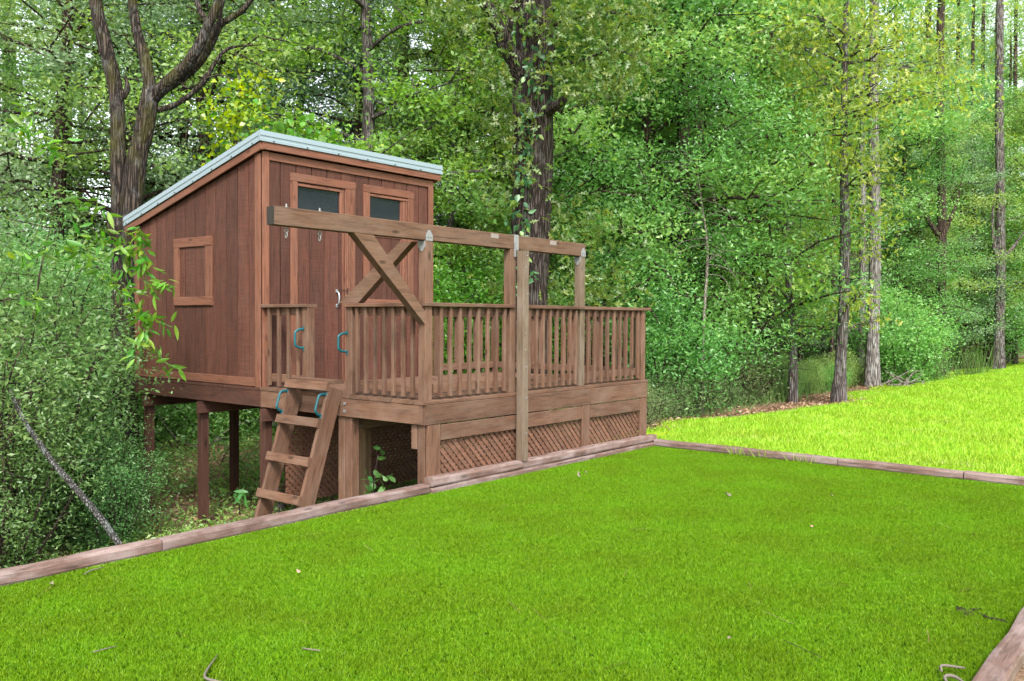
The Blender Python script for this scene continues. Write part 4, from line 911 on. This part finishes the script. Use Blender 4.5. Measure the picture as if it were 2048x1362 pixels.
# sapling with lobed leaves under the deck
sp = thing('sapling', 'small leafy sapling growing in the shade under the deck', 'plant', tuple(at(745, 975, 8.9)[:2])+(-1.15,))
ob('stem', tubemesh('stem', px((745, 1000, 8.9), (748, 960, 8.9), (756, 910, 8.9)), [.008, .006, .003], B_brown, 6, 4), sp)
SC = np.array([at(x, y, 8.9+r.normal(0, .06)) for x, y in ((720, 960), (735, 955), (748, 965), (760, 960), (775, 962), (765, 950), (735, 975), (750, 978), (770, 975), (748, 940), (732, 935), (755, 915), (768, 910), (762, 895), (785, 950), (712, 955), (742, 985), (760, 985), (790, 965), (728, 968))])
leafparts(sp, SC, .105, [simpleleaf('leaf', L_dark, v, ovate) for v in (.0, .2, .45)], r, .2)
sp = thing('broad_leaf_plant', 'dark broad leaved plant in front of the rear stilt', 'plant', tuple(at(475, 1000, 10.6)[:2])+(-1.7,))
ob('stem', tubemesh('stem', px((480, 1030, 10.6), (478, 1000, 10.6), (476, 985, 10.6)), [.008, .006, .003], B_brown, 6, 4), sp)
leafparts(sp, np.array([at(x, y, 10.5) for x, y in ((465, 990), (475, 985), (485, 982), (490, 988), (470, 995), (482, 994), (497, 984), (462, 983))]), .17, [simpleleaf('leaf', L_dark, v, lance) for v in (.0, .3)], r, .3)

# leaning lichen covered pole
lp = ob('leaning_pole', tubemesh('leaning_pole', px((250, 1104, 7.15), (200, 1035, 7.3), (150, 975, 7.45), (110, 930, 7.6), (75, 880, 7.75), (50, 845, 7.85), (20, 780, 8.0)), [.027, .028, .026, .025, .023, .021, .018], B_lich, 10, 5, .08))
tag(lp, 'grey lichen covered pole leaning out of the privet onto the border timber', 'branch')

# ------------------------------------------------------------------ trees at the edge of the lawn, placed by their trunks
def gxy(x_, d): p = at(x_, 700, d); return np.array([p[0], p[1], gzf(p[0], p[1])-.05])
so = thing('oak_sapling', 'young slender oak with big lobed leaves left of the lawn edge oak', 'tree', gxy(1588, 19.6))
d = 19.6
ob('trunk', tubemesh('trunk', [gxy(1588, d)-np.array([0, 0, .2])]+px((1586, 740, d), (1584, 650, d), (1578, 560, d), (1572, 470, d), (1568, 400, d), (1562, 340, d), (1573, 257, d), (1586, 200, d), (1603, 150, d)), [.12, .10, .09, .085, .08, .07, .06, .05, .035, .012], B_grey, 10, 5, .06), so)
SPR = [(1480, 470, 30, 25, 190), (1540, 500, 35, 20, 150), (1600, 560, 30, 22, 190), (1620, 590, 25, 30, 170), (1540, 430, 45, 30, 260), (1630, 420, 40, 40, 260), (1500, 330, 40, 35, 300), (1560, 300, 40, 40, 320), (1630, 300, 40, 40, 320), (1520, 240, 40, 30, 260), (1600, 220, 45, 35, 320), (1580, 160, 50, 30, 260), (1640, 650, 14, 12, 60), (1500, 560, 30, 14, 90), (1660, 480, 30, 30, 150)]
def spraytree(parent, SPR, d, L, mat, bm, tx, dd=.9, up=.5, droop=.5, seed=1):
    r = np.random.default_rng(seed); C = []; acc = Acc()
    for x, y, sx, sy, n in SPR:
        c = at(x, y, d+r.normal(0, dd)); e = at(x, y, d)+0; C.append(c+r.normal(0, 1, (n, 3))*np.array([sx, sx, sy])*d/FPX)
        b = at(tx(y+40), y+40, d); acc.add(*tube(smooth_path([b, (b+c)/2+np.array([0, 0, .12]), c+r.normal(0, .15, 3)], 4), np.linspace(.028, .006, 9), 5))
        for _ in range(4):
            q = c+r.normal(0, 1, 3)*np.array([sx, sx, sy])*d/FPX; acc.add(*tube(np.array([(b+c)/2, (c+q)/2, q]), [.012, .008, .003], 4))
    C = np.concatenate(C); V, F, k = shapedleaves(C, L, r, up=up, droop=droop)
    ob('limbs', acc.mesh('limbs', bm), parent); o = ob('crown', npmesh('crown', V, F, 4, mat, np.repeat(np.clip(r.normal(.5, .27, len(C)), 0, 1), k)), parent); o['kind'] = 'stuff'
spraytree(so, SPR, d, .16, L_yel, B_grey, lambda y: np.interp(y, [150, 257, 340, 470, 650], [1603, 1573, 1562, 1572, 1584]), seed=31)
eo = thing('oak_tree', 'straight oak at the edge of the lawn with yellow green leaves', 'tree', gxy(1680, 18.6)); d = 18.6
ob('trunk', tubemesh('trunk', [gxy(1680, d)-np.array([0, 0, .2])]+px((1679, 775, d), (1681, 740, d), (1686, 650, d), (1689, 560, d), (1690, 480, d), (1689, 380, d), (1688, 300, d), (1689, 200, d), (1690, 100, d), (1693, 0, d), (1697, -150, d), (1700, -500, d)), [.19, .16, .125, .112, .11, .108, .09, .08, .07, .06, .055, .045, .02], B_grey, 12, 5, .07), eo)
for L_, rr in (([(1689, 110), (1672, 80), (1645, 45), (1620, 10), (1612, -20)], .05), ([(1692, 125), (1712, 95), (1730, 50), (1752, 0)], .035), ([(1692, 128), (1740, 118), (1760, 100), (1785, 80)], .03), ([(1689, 240), (1730, 225), (1770, 200), (1810, 165)], .03), ([(1690, 125), (1750, 122), (1830, 135), (1900, 150)], .02)):
    limb(eo, px(*[(x, y, d-.3*i) for i, (x, y) in enumerate(L_)]), list(np.linspace(rr, .008, len(L_))), B_grey)
SPR = [(1640, 60, 50, 35, 380), (1720, 60, 60, 30, 420), (1800, 80, 60, 35, 420), (1880, 120, 55, 35, 330), (1700, 140, 60, 30, 330), (1620, 150, 40, 30, 240), (1780, 170, 60, 30, 330), (1860, 190, 45, 22, 200), (1650, 230, 40, 30, 240), (1750, 215, 45, 22, 180), (1720, 310, 40, 24, 200), (1650, 330, 40, 30, 220), (1760, 340, 35, 24, 160), (1740, 440, 40, 20, 160), (1690, 420, 50, 22, 180), (1720, 500, 40, 14, 110), (1690, 610, 28, 12, 110), (1740, 640, 24, 9, 60), (1720, 590, 20, 12, 60), (1600, 30, 50, 25, 240), (1560, 90, 40, 30, 240)]
spraytree(eo, SPR, d, .15, L_yel, B_grey, lambda y: np.interp(y, [0, 300, 700], [1693, 1688, 1684]), 1.4, seed=32)
# canopy above the frame
r2 = np.random.default_rng(9); cc = at(1700, -300, d); C = cc+r2.normal(0, 1, (5000, 3))*np.array([2.0, 2.0, 1.8]); C = C[((C-CAM)@UP)/((C-CAM)@FWD) > .36]
V, F = leafquads(C, .16, .45, r2); ob('upper_crown', npmesh('upper_crown', V, F, 4, L_yel, r2.random(len(F))), eo)['kind'] = 'stuff'
_r = np.random.default_rng(77); _c = np.concatenate([np.array([math.cos(a), math.sin(a), 0])*q+np.array([0, 0, z])+_r.normal(0, .22, (70, 3)) for a, q, z in zip(_r.uniform(0, 6.28, 70), _r.uniform(.2, 2.3, 70), _r.uniform(0, 7, 70))])
_V, _F = leafquads(_c, .24, .16, _r, .2); PINE = npmesh('crown', _V, _F, 4, L_mid, _r.random(len(_F)))
def poletree(x_, d, w, bm, label, bend=0, ytop=-200, name='pine_tree', forks=()):
    t = thing(name, label, 'tree', gxy(x_, d)); b = gxy(x_, d); n = 7
    pts = [b-np.array([0, 0, .2])]+[at(x_+bend*math.sin(i*1.1)+i*bend*.3, 680-(680-ytop)*i/n, d) for i in range(n+1)]
    ob('trunk', tubemesh('trunk', pts, [w*.75]+list(np.linspace(w*.52, w*.30, n+1)), bm, 11, 5, .06), t)
    if name == 'pine_tree' and d > 20:
        q = pts[-1] if ytop > -100 else b; cz = min(pts[-1][2]-3.5, 9.6+(d-20)*.16)
        o = ob('crown', PINE, t, Matrix.Translation(Vector((b[0], b[1], cz)))); o['kind'] = 'stuff'
    for f in forks: limb(t, px(*[(x, y, d) for x, y in f]), list(np.linspace(w*.3, .01, len(f))), bm)
    return t
poletree(1746, 24.0, .32, B_pale, 'thick pale grey pine trunk right of the lawn edge oak', 3)
poletree(1723, 25.5, .20, B_pale, 'thinner pale grey pine trunk close behind the thick one', 2)
poletree(1510, 22.0, .22, B_brown, 'dark pine trunk in the shade left of the young oak', 2)
poletree(1543, 21.5, .19, B_brown, 'brown pine trunk just left of the young oak', -2)
poletree(1445, 20.5, .17, B_brown, 'dark trunk beside the dense willow leaved tree', 2)
poletree(1523, 27.0, .26, B_brown, 'far dark pine trunk in the middle of the wood edge', 3)
poletree(1855, 33.0, .28, B_brown, 'brown far pine trunk right of the pale pines', 3)
t = poletree(1878, 28.5, .32, B_brown, 'dark forked trunk behind the tall weeds at the right', 4, name='oak_tree', forks=([(1882, 480), (1900, 440), (1915, 400), (1930, 330)], [(1876, 470), (1850, 430), (1830, 400), (1800, 390)]))
t = poletree(1998, 31.0, .34, B_grey, 'grey curved trunk by the sandy track at the right edge', 2, name='oak_tree', forks=([(2004, 530), (1990, 500), (1985, 440), (1990, 380), (2000, 330)], [(2006, 520), (2030, 490), (2050, 460)]))
poletree(1915, 36.0, .2, B_brown, 'thin far trunk left of the curved right edge tree', 2)
poletree(135, 22.0, .20, B_brown, 'thin dark trunk far behind the privet at the upper left', 3)
poletree(165, 24.0, .16, B_brown, 'slim trunk beside the thin dark one at the upper left', -4)
poletree(790, 30.0, .26, B_grey, 'pale pine trunk against the sky above the roof', 3)
poletree(730, 24.0, .14, B_brown, 'slim trunk in the wood right above the roof', 3)
poletree(1230, 21.0, .16, B_brown, 'brown trunk in the trees right of the big oak', 3)
poletree(1340, 24.0, .2, B_brown, 'brown trunk half hidden in the dense tree', -3)

# ------------------------------------------------------------------ the wood
LMK = [(-120, 'the left picture edge'), (60, 'the upper left privet'), (150, 'the thin upper left trunks'), (262, 'the twin trunks'), (400, 'the bare limbs'), (480, 'the yellow vine'), (610, 'the redbud'), (740, 'the middle of the roof'), (860, 'the right roof end'), (950, 'the swing beam middle'), (1058, 'the big oak'), (1165, 'the right beam post'), (1290, 'the railing end'), (1385, 'the dense dark tree'), (1445, 'the dark trunk by the deck'), (1525, 'the paired brown trunks'), (1588, 'the young oak'), (1685, 'the lawn edge oak'), (1746, 'the thick pale pine'), (1810, 'the brush pile'), (1878, 'the forked dark trunk'), (1998, 'the curved grey trunk'), (2150, 'the right picture edge')]
def spot(x_, d):
    p, n = min(LMK, key=lambda q: abs(q[0]-x_))
    side = 'straight behind' if abs(p-x_) < 14 else ('right of' if x_ > p else 'left of')
    dep = 'near' if d < 16 else 'close' if d < 20 else 'second row' if d < 24 else 'third row' if d < 28 else 'deep' if d < 34 else 'farther' if d < 42 else 'farthest'
    return dep+' '+side+' '+n
def pxd(p):
    v = np.array([p[0], p[1], 0])-CAM; d = v@FWD; return 1024+FPX*(v@RT)/d, d
def wt(kind, x_, d, sc, label, group=None, dz=0.0, rz=None):
    p = gxy(x_, d); p[2] += dz
    return place({'dark': 'willow_leaved_tree'}.get(kind, 'broadleaf_tree'), PT[kind], label, 'tree', p, random.uniform(0, 6.28) if rz is None else rz, sc, group)
wt('dark', 1250, 18.2, .95, 'dense willow leaved tree right behind the deck railing')
wt('dark', 1385, 19.5, 1.02, 'dense dark green tree between the deck and the young oak', rz=1.0)
wt('mid', 940, 19.0, .72, 'bright leafy tree between the playhouse and the big oak')
wt('yel', 900, 17.5, .55, 'low yellow green tree behind the playhouse right wall')
wt('mid', 1010, 21.5, .9, 'leafy tree directly behind the big oak trunk')
wt('blue', 870, 24, .8, 'grey green tree above the right end of the roof')
wt('blue', 600, 21, .88, 'dense grey green tree behind the redbud')
wt('blue', 380, 19, .9, 'dense tree between the bare limbs and the yellow vine')
wt('blue', 90, 17.5, .95, 'leafy tree above the privet at the upper left corner')
wt('mid', 250, 18.5, .9, 'leafy tree behind the twin trunks')
wt('yel', 1150, 23, 1.0, 'yellow green tree right of the big oak top')
for x_, d, kd, sc in ((1975, 35, 'mid', .70), (1892, 32, 'blue', .72), (2100, 33, 'mid', .8), (2000, 43, 'blue', 1.25), (1905, 46, 'mid', 1.2), (1840, 31, 'mid', .75), (1930, 34, 'dark', .95), (2010, 37, 'mid', .85), (2080, 33, 'yel', .8), (1780, 29, 'dark', .8), (1650, 28, 'mid', .8), (1500, 25, 'mid', .8), (1580, 27, 'blue', .8), (1700, 33, 'dark', 1.0), (2120, 40, 'mid', 1.0), (1890, 40, 'mid', .9)):
    wt(kd, x_, d, sc, {'mid': 'leafy mid green tree ', 'dark': 'dense dark green tree ', 'yel': 'yellow green tree ', 'blue': 'grey green tree '}[kd]+spot(x_, d))
wt('blue', 740, 19.5, .72, 'low grey green tree close behind the roof')
for x_, d, w in ((1420, 24, .15), (1475, 28, .2), (1600, 27, .16), (1640, 31, .22), (1665, 25, .12), (1790, 30, .17), (1822, 36, .2), (1945, 33, .16), (1965, 40, .22), (2030, 36, .2), (1700, 34, .2), (1570, 33, .18)):
    poletree(x_, d, w, B_brown, 'slim dark pine trunk '+spot(x_, d), 2)
cells = {}
def free(x, y, m):
    for dx in range(-2, 3):
        for dy in range(-2, 3):
            for q in cells.get((int(x//2)+dx, int(y//2)+dy), []):
                if (q[0]-x)**2+(q[1]-y)**2 < m*m: return False
    cells.setdefault((int(x//2), int(y//2)), []).append((x, y)); return True
rw = random.Random(11); cnt = 0
zl = [('behind the playhouse roof', -200, 900), ('between the big oak and the young oak', 900, 1480), ('behind the lawn edge at the right', 1480, 2300)]
kl = {'mid': 'mid green broadleaf tree in the wood ', 'blue': 'grey green fine leaved tree in the wood ', 'yel': 'yellow green tree in the wood ', 'tall': 'tall bare stemmed tree in the wood ', 'dark': 'dense dark tree in the wood '}
for it in range(2600):
    d = 17+52*rw.random()**1.3; x_ = rw.uniform(-150, 2200); p = gxy(x_, d)
    if p[1] < 3.4+.35*math.sin(p[0]) or (p[0] < 4 and d < 18): continue
    if x_ > 1450 and d < 26: continue
    if x_ < 1000 and d > 30: continue
    if not free(p[0], p[1], 2.5+.022*d): continue
    cnt += 1
    if cnt > 78: break
    if x_ < 900: kd = rw.choices(['blue', 'mid', 'yel', 'tall', 'dark'], [5, 3, 1, 2, 1])[0]
    elif x_ < 1480: kd = rw.choices(['mid', 'yel', 'dark', 'tall'], [4, 3, 2, 2])[0]
    else: kd = rw.choices(['mid', 'yel', 'blue', 'tall', 'dark'], [2, 2, 1, 8, 0])[0]
    if kd == 'tall' and d > 33: kd = 'mid'
    z = [s for s, a, b in zl if a <= x_ < b][0]
    place('broadleaf_tree', PT[kd], kl[kd].split(' in ')[0]+' '+spot(x_, d), 'tree', p, rw.uniform(0, 6.28), rw.uniform(.85, 1.25)*(.58 if 540 < x_ < 1000 and d > 21 else .75 if d > 30 else .9), kl[kd].split(' in ')[0]+'s '+z)
for i in range(400):        # understorey
    d = 16+38*rw.random()**1.2; x_ = rw.uniform(-100, 2200); p = gxy(x_, d)
    if p[1] < 3.0+.3*math.sin(p[0]*1.3) or (p[0] < 4.5 and p[1] < 7.5) or (x_ > 1450 and d < 27) or not free(p[0], p[1], 1.5): continue
    z = [s for s, a, b in zl if a <= x_ < b][0]; kd = rw.choice(['leafy', 'deep', 'leafy'])
    shrub(kd, p, rw.uniform(0, 6.28), rw.uniform(.7, 1.3)*(1+.012*d), {'leafy': 'leafy shrub under trees ', 'deep': 'dark shrub under trees '}[kd]+spot(x_, d), 'understorey shrubs '+z)
k = 0
for i in range(400):        # weeds along the edge of the lawn
    X = 4.6+27*rw.random()**1.2; Y = max(edge(X)+.45, 2.0)+rw.uniform(.1, 2.2)
    if (9.5 < X < 15 and Y < 2.9) or (X > 16 and rw.random() < .5) or not free(X, Y, .8): continue
    k += 1
    if k > 70: break
    shrub('leafy' if k % 3 == 0 else 'weedy', (X, float(Y)), rw.uniform(0, 6.28), rw.uniform(.2, .42) if k % 3 == 0 else rw.uniform(.4, 1.0), 'weed clump by the lawn edge '+spot(*pxd((X, float(Y)))), 'weed clumps along the wood edge', 'weeds', 'weed_clump')
for i, (x_, d) in enumerate(((1350, 17.2), (1400, 18.4), (1460, 19.8), (1325, 16.6), (1525, 21.0), (1430, 18.6), (1495, 20.6))):
    shrub('weedy', onground(x_, d), i*1.3, (1.1, .8, 1.15, .7, .95, .6, 1.2)[i], ['tallest pale weed bush right beside the deck corner', 'low pale weed bush second from the deck corner', 'broad pale weed bush before the dark trunk by the deck', 'pale weed bush close against the deck side', 'pale weed bush nearest the young oak', 'smallest pale weed bush at the front of the lawn', 'broad weed bush behind the brown trunks'][i], 'weed bushes beside the deck', 'weeds', 'weed_clump')
shrub('leafy', onground(1795, 25.5), 1.0, 1.05, 'bright bluish green bush right of the thick pale pine')
# added unseen trees left of the picture, to shade the deck and near wood
PT['broad'] = treemesh(16, 12.5, .2, 5.2, 4.2, 30, 30000, .21, .5, .62, L_mid, B_brown, .22, lambda f: 1.0-.35*f, .1, 1.0, .15, 5)  # dense high crown shaped to cast shade
for i, (x, y, s, kd) in enumerate(((-8.8, 7.6, 1.0, 'broad'), (-11.5, 10.0, 1.0, 'mid'), (-9.5, 14.0, 1.0, 'mid'))):
    place('broadleaf_tree', PT[kd], 'unseen broadleaf tree added left of the picture for shade', 'tree', (x, y, gzf(x, y)), i*1.7, s, 'shade trees added left of the picture')
# far wood that closes the view
n = 60000; fx = r.uniform(20, 110, n); fy = r.uniform(0, 1, n); ang = np.concatenate([r.uniform(5, 40, n//2), r.uniform(40, 76, n-n//2)])*PI/180; dist = r.uniform(62, 80, n)
C = np.stack([CAM[0]+np.cos(ang)*dist, CAM[1]+np.sin(ang)*dist, -1+np.where(ang > .62, 3.0, 8.0)*r.random(n)**1.2*(1+.3*np.sin(ang*40))], 1); V, F = leafquads(C, .55, .55, r)
tag(ob('distant_wood', npmesh('distant_wood', V, F, 4, L_mid, r.random(n))), 'far green mass of the wood seen through the gaps between trunks', 'wood', kind='stuff')

# ------------------------------------------------------------------ ground cover, litter, small things
n = 42000; C = np.stack([r.uniform(-4.5, 4, n), .25+9.5*r.random(n), np.zeros(n)], 1); dens = np.sin(C[:, 0]*1.7+1)*np.sin(C[:, 1]*1.9)+.5*np.sin(C[:, 0]*4.1-C[:, 1]*3.3); C = C[dens+r.normal(0, .6, n) > -.35]
C = C[~((C[:, 0] > .1) & (C[:, 1] < 2.6))]
C[:, 2] = gz(C[:, 0], C[:, 1])+.02+.13*r.random(len(C))**2; V, F = leafquads(C, .060, .45, r, 1.2)
tag(ob('ground_cover', npmesh('ground_cover', V, F, 4, L_mid, r.random(len(F)))), 'low green creeping plants on the slope left of and under the playhouse', 'ground cover', kind='stuff')
n = 26000; C = np.stack([r.uniform(-3.5, 7, n), 5.2+9*r.random(n), np.zeros(n)], 1); dn = np.sin(C[:, 0]*2.3)*np.sin(C[:, 1]*1.7+.5)+r.normal(0, .45, n); C = C[dn > -.15]
C[:, 2] = gz(C[:, 0], C[:, 1])+.03+.75*r.random(len(C))**1.8; V, F = leafquads(C, .085, .45, r, .9)
tag(ob('undergrowth', npmesh('undergrowth', V, F, 4, L_mid, r.random(len(F)))), 'knee high green undergrowth on the slope seen between the stilts', 'undergrowth', kind='stuff')
n = 9000; x = r.uniform(-4.5, 1.5, n); y = .08+3.6*r.random(n)**1.6; V, F, A = blades(x, y, gz(x, y)-.02, .16, .008, .8, 12)
tag(ob('rough_grass', npmesh('rough_grass', V, F, 3, M_grass, A)), 'rough grass on the slope behind the left border timber', 'grass', kind='stuff')
n = 15000; x = np.concatenate([r.uniform(-4.5, 5, 7000), 5+26*r.random(8000)]); y = np.concatenate([.1+9*r.random(7000), edge(x[7000:])+r.normal(.30, .35, 8000)+.8*r.random(8000)])
C = np.stack([x, y, gz(x, y)+.005+.02*r.random(n)], 1); D = r.normal(size=(n, 3)); D[:, 2] *= .2; V, F = leafquads(C, .085, .5, r, 3.5, 0, D)
tag(ob('leaf_litter', npmesh('leaf_litter', V, F, 4, M_litter, r.random(n))), 'dry brown leaves scattered under the trees', 'leaves', kind='stuff')
n = 2600; x = 5+24*r.random(n)**1.1; y = np.maximum(edge(x)+.3, 1.6)+r.uniform(.1, 2.2, n); V, F, A = blades(x, y, gz(x, y), .45, .012, .7, 13)
tag(ob('weed_stalks', npmesh('weed_stalks', V, F, 3, M_stalk, A)), 'thin upright weed stalks along the edge of the wood', 'weeds', kind='stuff')
for x_, d, lb in ((1945, 28.0, 'feathery tall green weed left of the grey curved trunk'), (1862, 26.0, 'feathery tall green weed before the dark forked trunk'), (1560, 20.2, 'feathery weed left of the young oak base')):
    t = thing('tall_weed', lb, 'weed', gxy(x_, d), 'feathery tall weeds'); b = gxy(x_, d)
    m_ = 150; hx = r.normal(0, .30, m_); a_ = np.stack([b[0]+hx, b[1]+r.normal(0, .3, m_), np.full(m_, b[2])], 1); V, F, A = blades(a_[:, 0], a_[:, 1], a_[:, 2], 1.3, .016, .45, 15)
    ob('stalks', npmesh('stalks', V, F, 3, M_stalk, A), t)['kind'] = 'stuff'
TZ = -.822
def P2(x, y, z=TZ): return (x, y, z)
def stick(pts, rad, label, cat='twig', m=M_twig, name='twig', group=None):
    return tag(ob(name, tubemesh(name, pts, rad, m, 7, 3, .1)), label, cat, group)
stick([P2(-3.47, -2.08), P2(-3.60, -2.20), P2(-3.655, -2.275), P2(-3.64, -2.36), P2(-3.60, -2.50), P2(-3.62, -2.62)], [.002, .005, .006, .006, .006, .005], 'crooked pale twig at the bottom edge of the turf')
stick([P2(-3.165, -2.32), P2(-3.13, -2.41)], [.004, .003], 'short pale twig on the turf right of the crooked one')
stick([P2(-3.27, -.30), P2(-3.2, -.25), P2(-3.12, -.24)], [.003, .005, .002], 'small pale twig against the far left timber')
stick([P2(-3.83, -1.60), P2(-3.72, -1.61)], [.003, .002], 'thin dark twig on the turf at the left')
stick([P2(-1.57, -4.06), P2(-1.62, -4.17), P2(-1.67, -4.28)], [.0015, .002, .0015], 'brown pine needle lying on the near turf', m=B_brown, name='pine_needle', cat='needle')
stick([P2(-1.52, -4.77, -.81), P2(-1.47, -4.76, -.80), P2(-1.41, -4.84, -.81)], [.004, .007, .005], 'grey curled twig on the turf by the near timber')
stick([P2(-1.64, -4.82, -.81), P2(-1.60, -4.80, -.80), P2(-1.57, -4.83, -.80), P2(-1.61, -4.90, -.81)], [.005, .008, .008, .004], 'forked bleached twig at the bottom edge by the near timber')
M_pale = leafmat('pale_dead_leaf', (.11, .09, .06), (.16, .14, .10), None, .1, .03)
lit = [simpleleaf('fallen_leaf', M_pale, .5, ovate, .8), simpleleaf('fallen_leaf', M_litter, .7, ovate, .8)]
for x, y, lb, s, k in ((1.63, -2.28, 'pale curled dead leaf on the turf before the deck', .11, 0), (-3.49, -.36, 'whitish crumpled leaf beside the far left timber', .06, 0), (1.40, -4.31, 'small pale leaf at the right of the turf', .06, 0), (-1.76, -3.85, 'tiny pale leaf on the near middle of the turf', .045, 0), (1.45, -.75, 'whitish leaf before the right lattice panels', .09, 0), (1.75, -.62, 'second whitish leaf nearer to the lower timber joint', .08, 0), (.9, -3.3, 'small tan leaf on the middle right of the turf', .05, 1), (-2.4, -1.3, 'small tan leaf on the turf before the ladder', .05, 1), (2.2, -3.0, 'small pale leaf left of the lawn timber', .06, 0)):
    tag(ob('fallen_leaf', lit[k], None, frame((x, y, -.812), (random.uniform(-1, 1), random.uniform(-1, 1), .1), (random.uniform(-1, 1), .6, .2)) @ Matrix.Scale(s*.75, 4)), lb, 'leaf')
n = 45; x = r.uniform(-4, 3.9, n); y = r.uniform(-4.9, -.2, n); a = r.uniform(0, 6.28, n); L_ = r.uniform(.05, .11, n); u = np.stack([np.cos(a), np.sin(a), r.normal(0, .08, n)], 1)*L_[:, None]; w_ = np.stack([-np.sin(a), np.cos(a), a*0], 1)*.0010; c = np.stack([x, y, np.full(n, -.826)], 1)
V = np.stack([c-u-w_, c+u-w_, c+u+w_, c-u+w_], 1).reshape(-1, 3); tag(ob('needle_litter', npmesh('needle_litter', V, np.arange(4*n).reshape(n, 4), 4, M_litter, r.random(n))), 'brown pine needles and bits scattered over the turf', 'needles', kind='stuff')
# tear in the turf
M_soil = plain('dark_soil_tear', (.018, .014, .010), .95, 0, .05)
def blob(pts, z): return mesh('turf_tear', [(x, y, z+random.uniform(0, .008)) for x, y in pts], [tuple(range(len(pts)))], M_soil)
tt = thing('turf_tear', 'dark worn tear in the turf near the bottom right corner', 'tear', (-.45, -4.68, -.83))
ob('tear_patch', blob([(-.40, -4.585), (-.47, -4.60), (-.535, -4.665), (-.50, -4.70), (-.43, -4.675), (-.36, -4.71), (-.36, -4.685), (-.42, -4.645)], -.838), tt); ob('tear_patch', blob([(-.44, -4.70), (-.52, -4.76), (-.515, -4.86), (-.48, -4.84), (-.475, -4.76)], -.838), tt)
# grass tufts growing over the lawn timber
for x, y, lb in ((3.93, -1.26, 'dry grass tuft hanging over the back lawn timber'), (3.92, -2.06, 'spiky grass tuft against the lawn timber further right'), (3.94, -1.55, 'thin dry grass between the two tufts on the lawn timber')):
    n = 26; V, F, A = blades(x+r.normal(0, .03, n), y+r.normal(0, .12, n), np.full(n, -.83), .17, .006, .95, int(x*y*100) % 97 if x*y > 0 else 4)
    t = tag(ob('grass_tuft', npmesh('grass_tuft', V, F, 3, M_grass, A*.8)), lb, 'grass tuft', 'grass tufts on the lawn timber')
bs = thing('bare_sapling', 'dead sapling with fine pale bare twigs before the dense dark tree', 'tree', gxy(1405, 17.0))
b = gxy(1405, 17.0); ob('trunk', tubemesh('trunk', [b]+px((1408, 640, 17.0), (1415, 500, 17.0), (1402, 400, 16.9), (1395, 330, 16.9)), [.035, .03, .025, .018, .008], B_stick, 6, 4), bs)
for i in range(26):
    y0 = r.uniform(330, 560); x0 = np.interp(y0, [330, 400, 500, 640], [1395, 1402, 1415, 1408]); sx = r.choice([-1, 1])*r.uniform(30, 95); sy = r.uniform(-60, 50)
    ob('twig', tubemesh('twig', px((x0, y0, 16.95), (x0+sx*.5, y0+sy*.5-14, 16.9), (x0+sx*.8, y0+sy*.8-6, 16.8), (x0+sx, y0+sy+r.uniform(0, 26), 16.8)), [.009, .007, .005, .002], B_stick, 4, 3), bs)
for i, (x, y, kd, sc) in enumerate(((13, -15, 'dark', .9), (17, -19, 'mid', .9), (21, -18, 'dark', 1.1), (26, -22, 'mid', 1.0))):  # unseen trees added for the panes to reflect
    place('broadleaf_tree', PT[kd], 'unseen tree added across the yard to mirror in the playhouse panes', 'tree', (x, y, -.9), i*2.0, sc, 'unseen trees added across the yard')
# brush pile of dead branches
bp = thing('brush_pile', 'heap of bare grey branches at the lawn edge', 'branches', gxy(1808, 23.6))
b = gxy(1808, 23.6)
for i in range(16):
    a = r.uniform(0, 6.28); l = r.uniform(.5, 1.1); c0 = b+np.array([r.normal(0, .25), r.normal(0, .2), .08]); e = c0+np.array([math.cos(a)*l, math.sin(a)*l*.6, r.uniform(-.02, .5)])
    ob('branch', tubemesh('branch', [c0-(e-c0)*.4*np.array([1, 1, .1]), (c0+e)/2+r.normal(0, .06, 3), e], [.022, .016, .005], B_stick, 5, 3), bp)
# fallen log and dead branches on the slope under the playhouse
stick([(1.0, 3.6, gzf(1.0, 3.6)+.05), (1.6, 4.3, gzf(1.6, 4.3)+.06), (2.3, 5.0, gzf(2.3, 5)+.06)], [.06, .055, .05], 'short fallen log on the slope under the playhouse', 'log', B_grey, 'fallen_log')
for i in range(14):
    x, y = r.uniform(.8, 5), r.uniform(5.5, 8.5); z = gzf(x, y); a = r.uniform(0, 6.28); l = r.uniform(.6, 1.2)
    stick([(x, y, z+.05), (x+math.cos(a)*l*.5, y+math.sin(a)*l*.5, z+r.uniform(.2, .5)), (x+math.cos(a)*l, y+math.sin(a)*l, z+r.uniform(.2, .9))], [.014, .010, .003], 'bare grey dead branch in the brush seen under the playhouse', 'branch', B_stick, 'dead_branch', 'dead branches under the playhouse')
# debris on the deck boards
for i in range(26):
    x, y = r.uniform(.2, 3.8), r.choice([r.uniform(.10, .3), r.uniform(1.5, 2.4)]); a = r.uniform(0, 6.28); l = r.uniform(.05, .12)
    stick([(x, y, .004), (x+math.cos(a)*l*.5, y+math.sin(a)*l*.5, .014), (x+math.cos(a)*l, y+math.sin(a)*l, .006)], [.003, .003, .0015], 'bit of dry twig lying on the deck boards', 'twig', B_brown, 'twig_bit', 'twig bits on the deck')
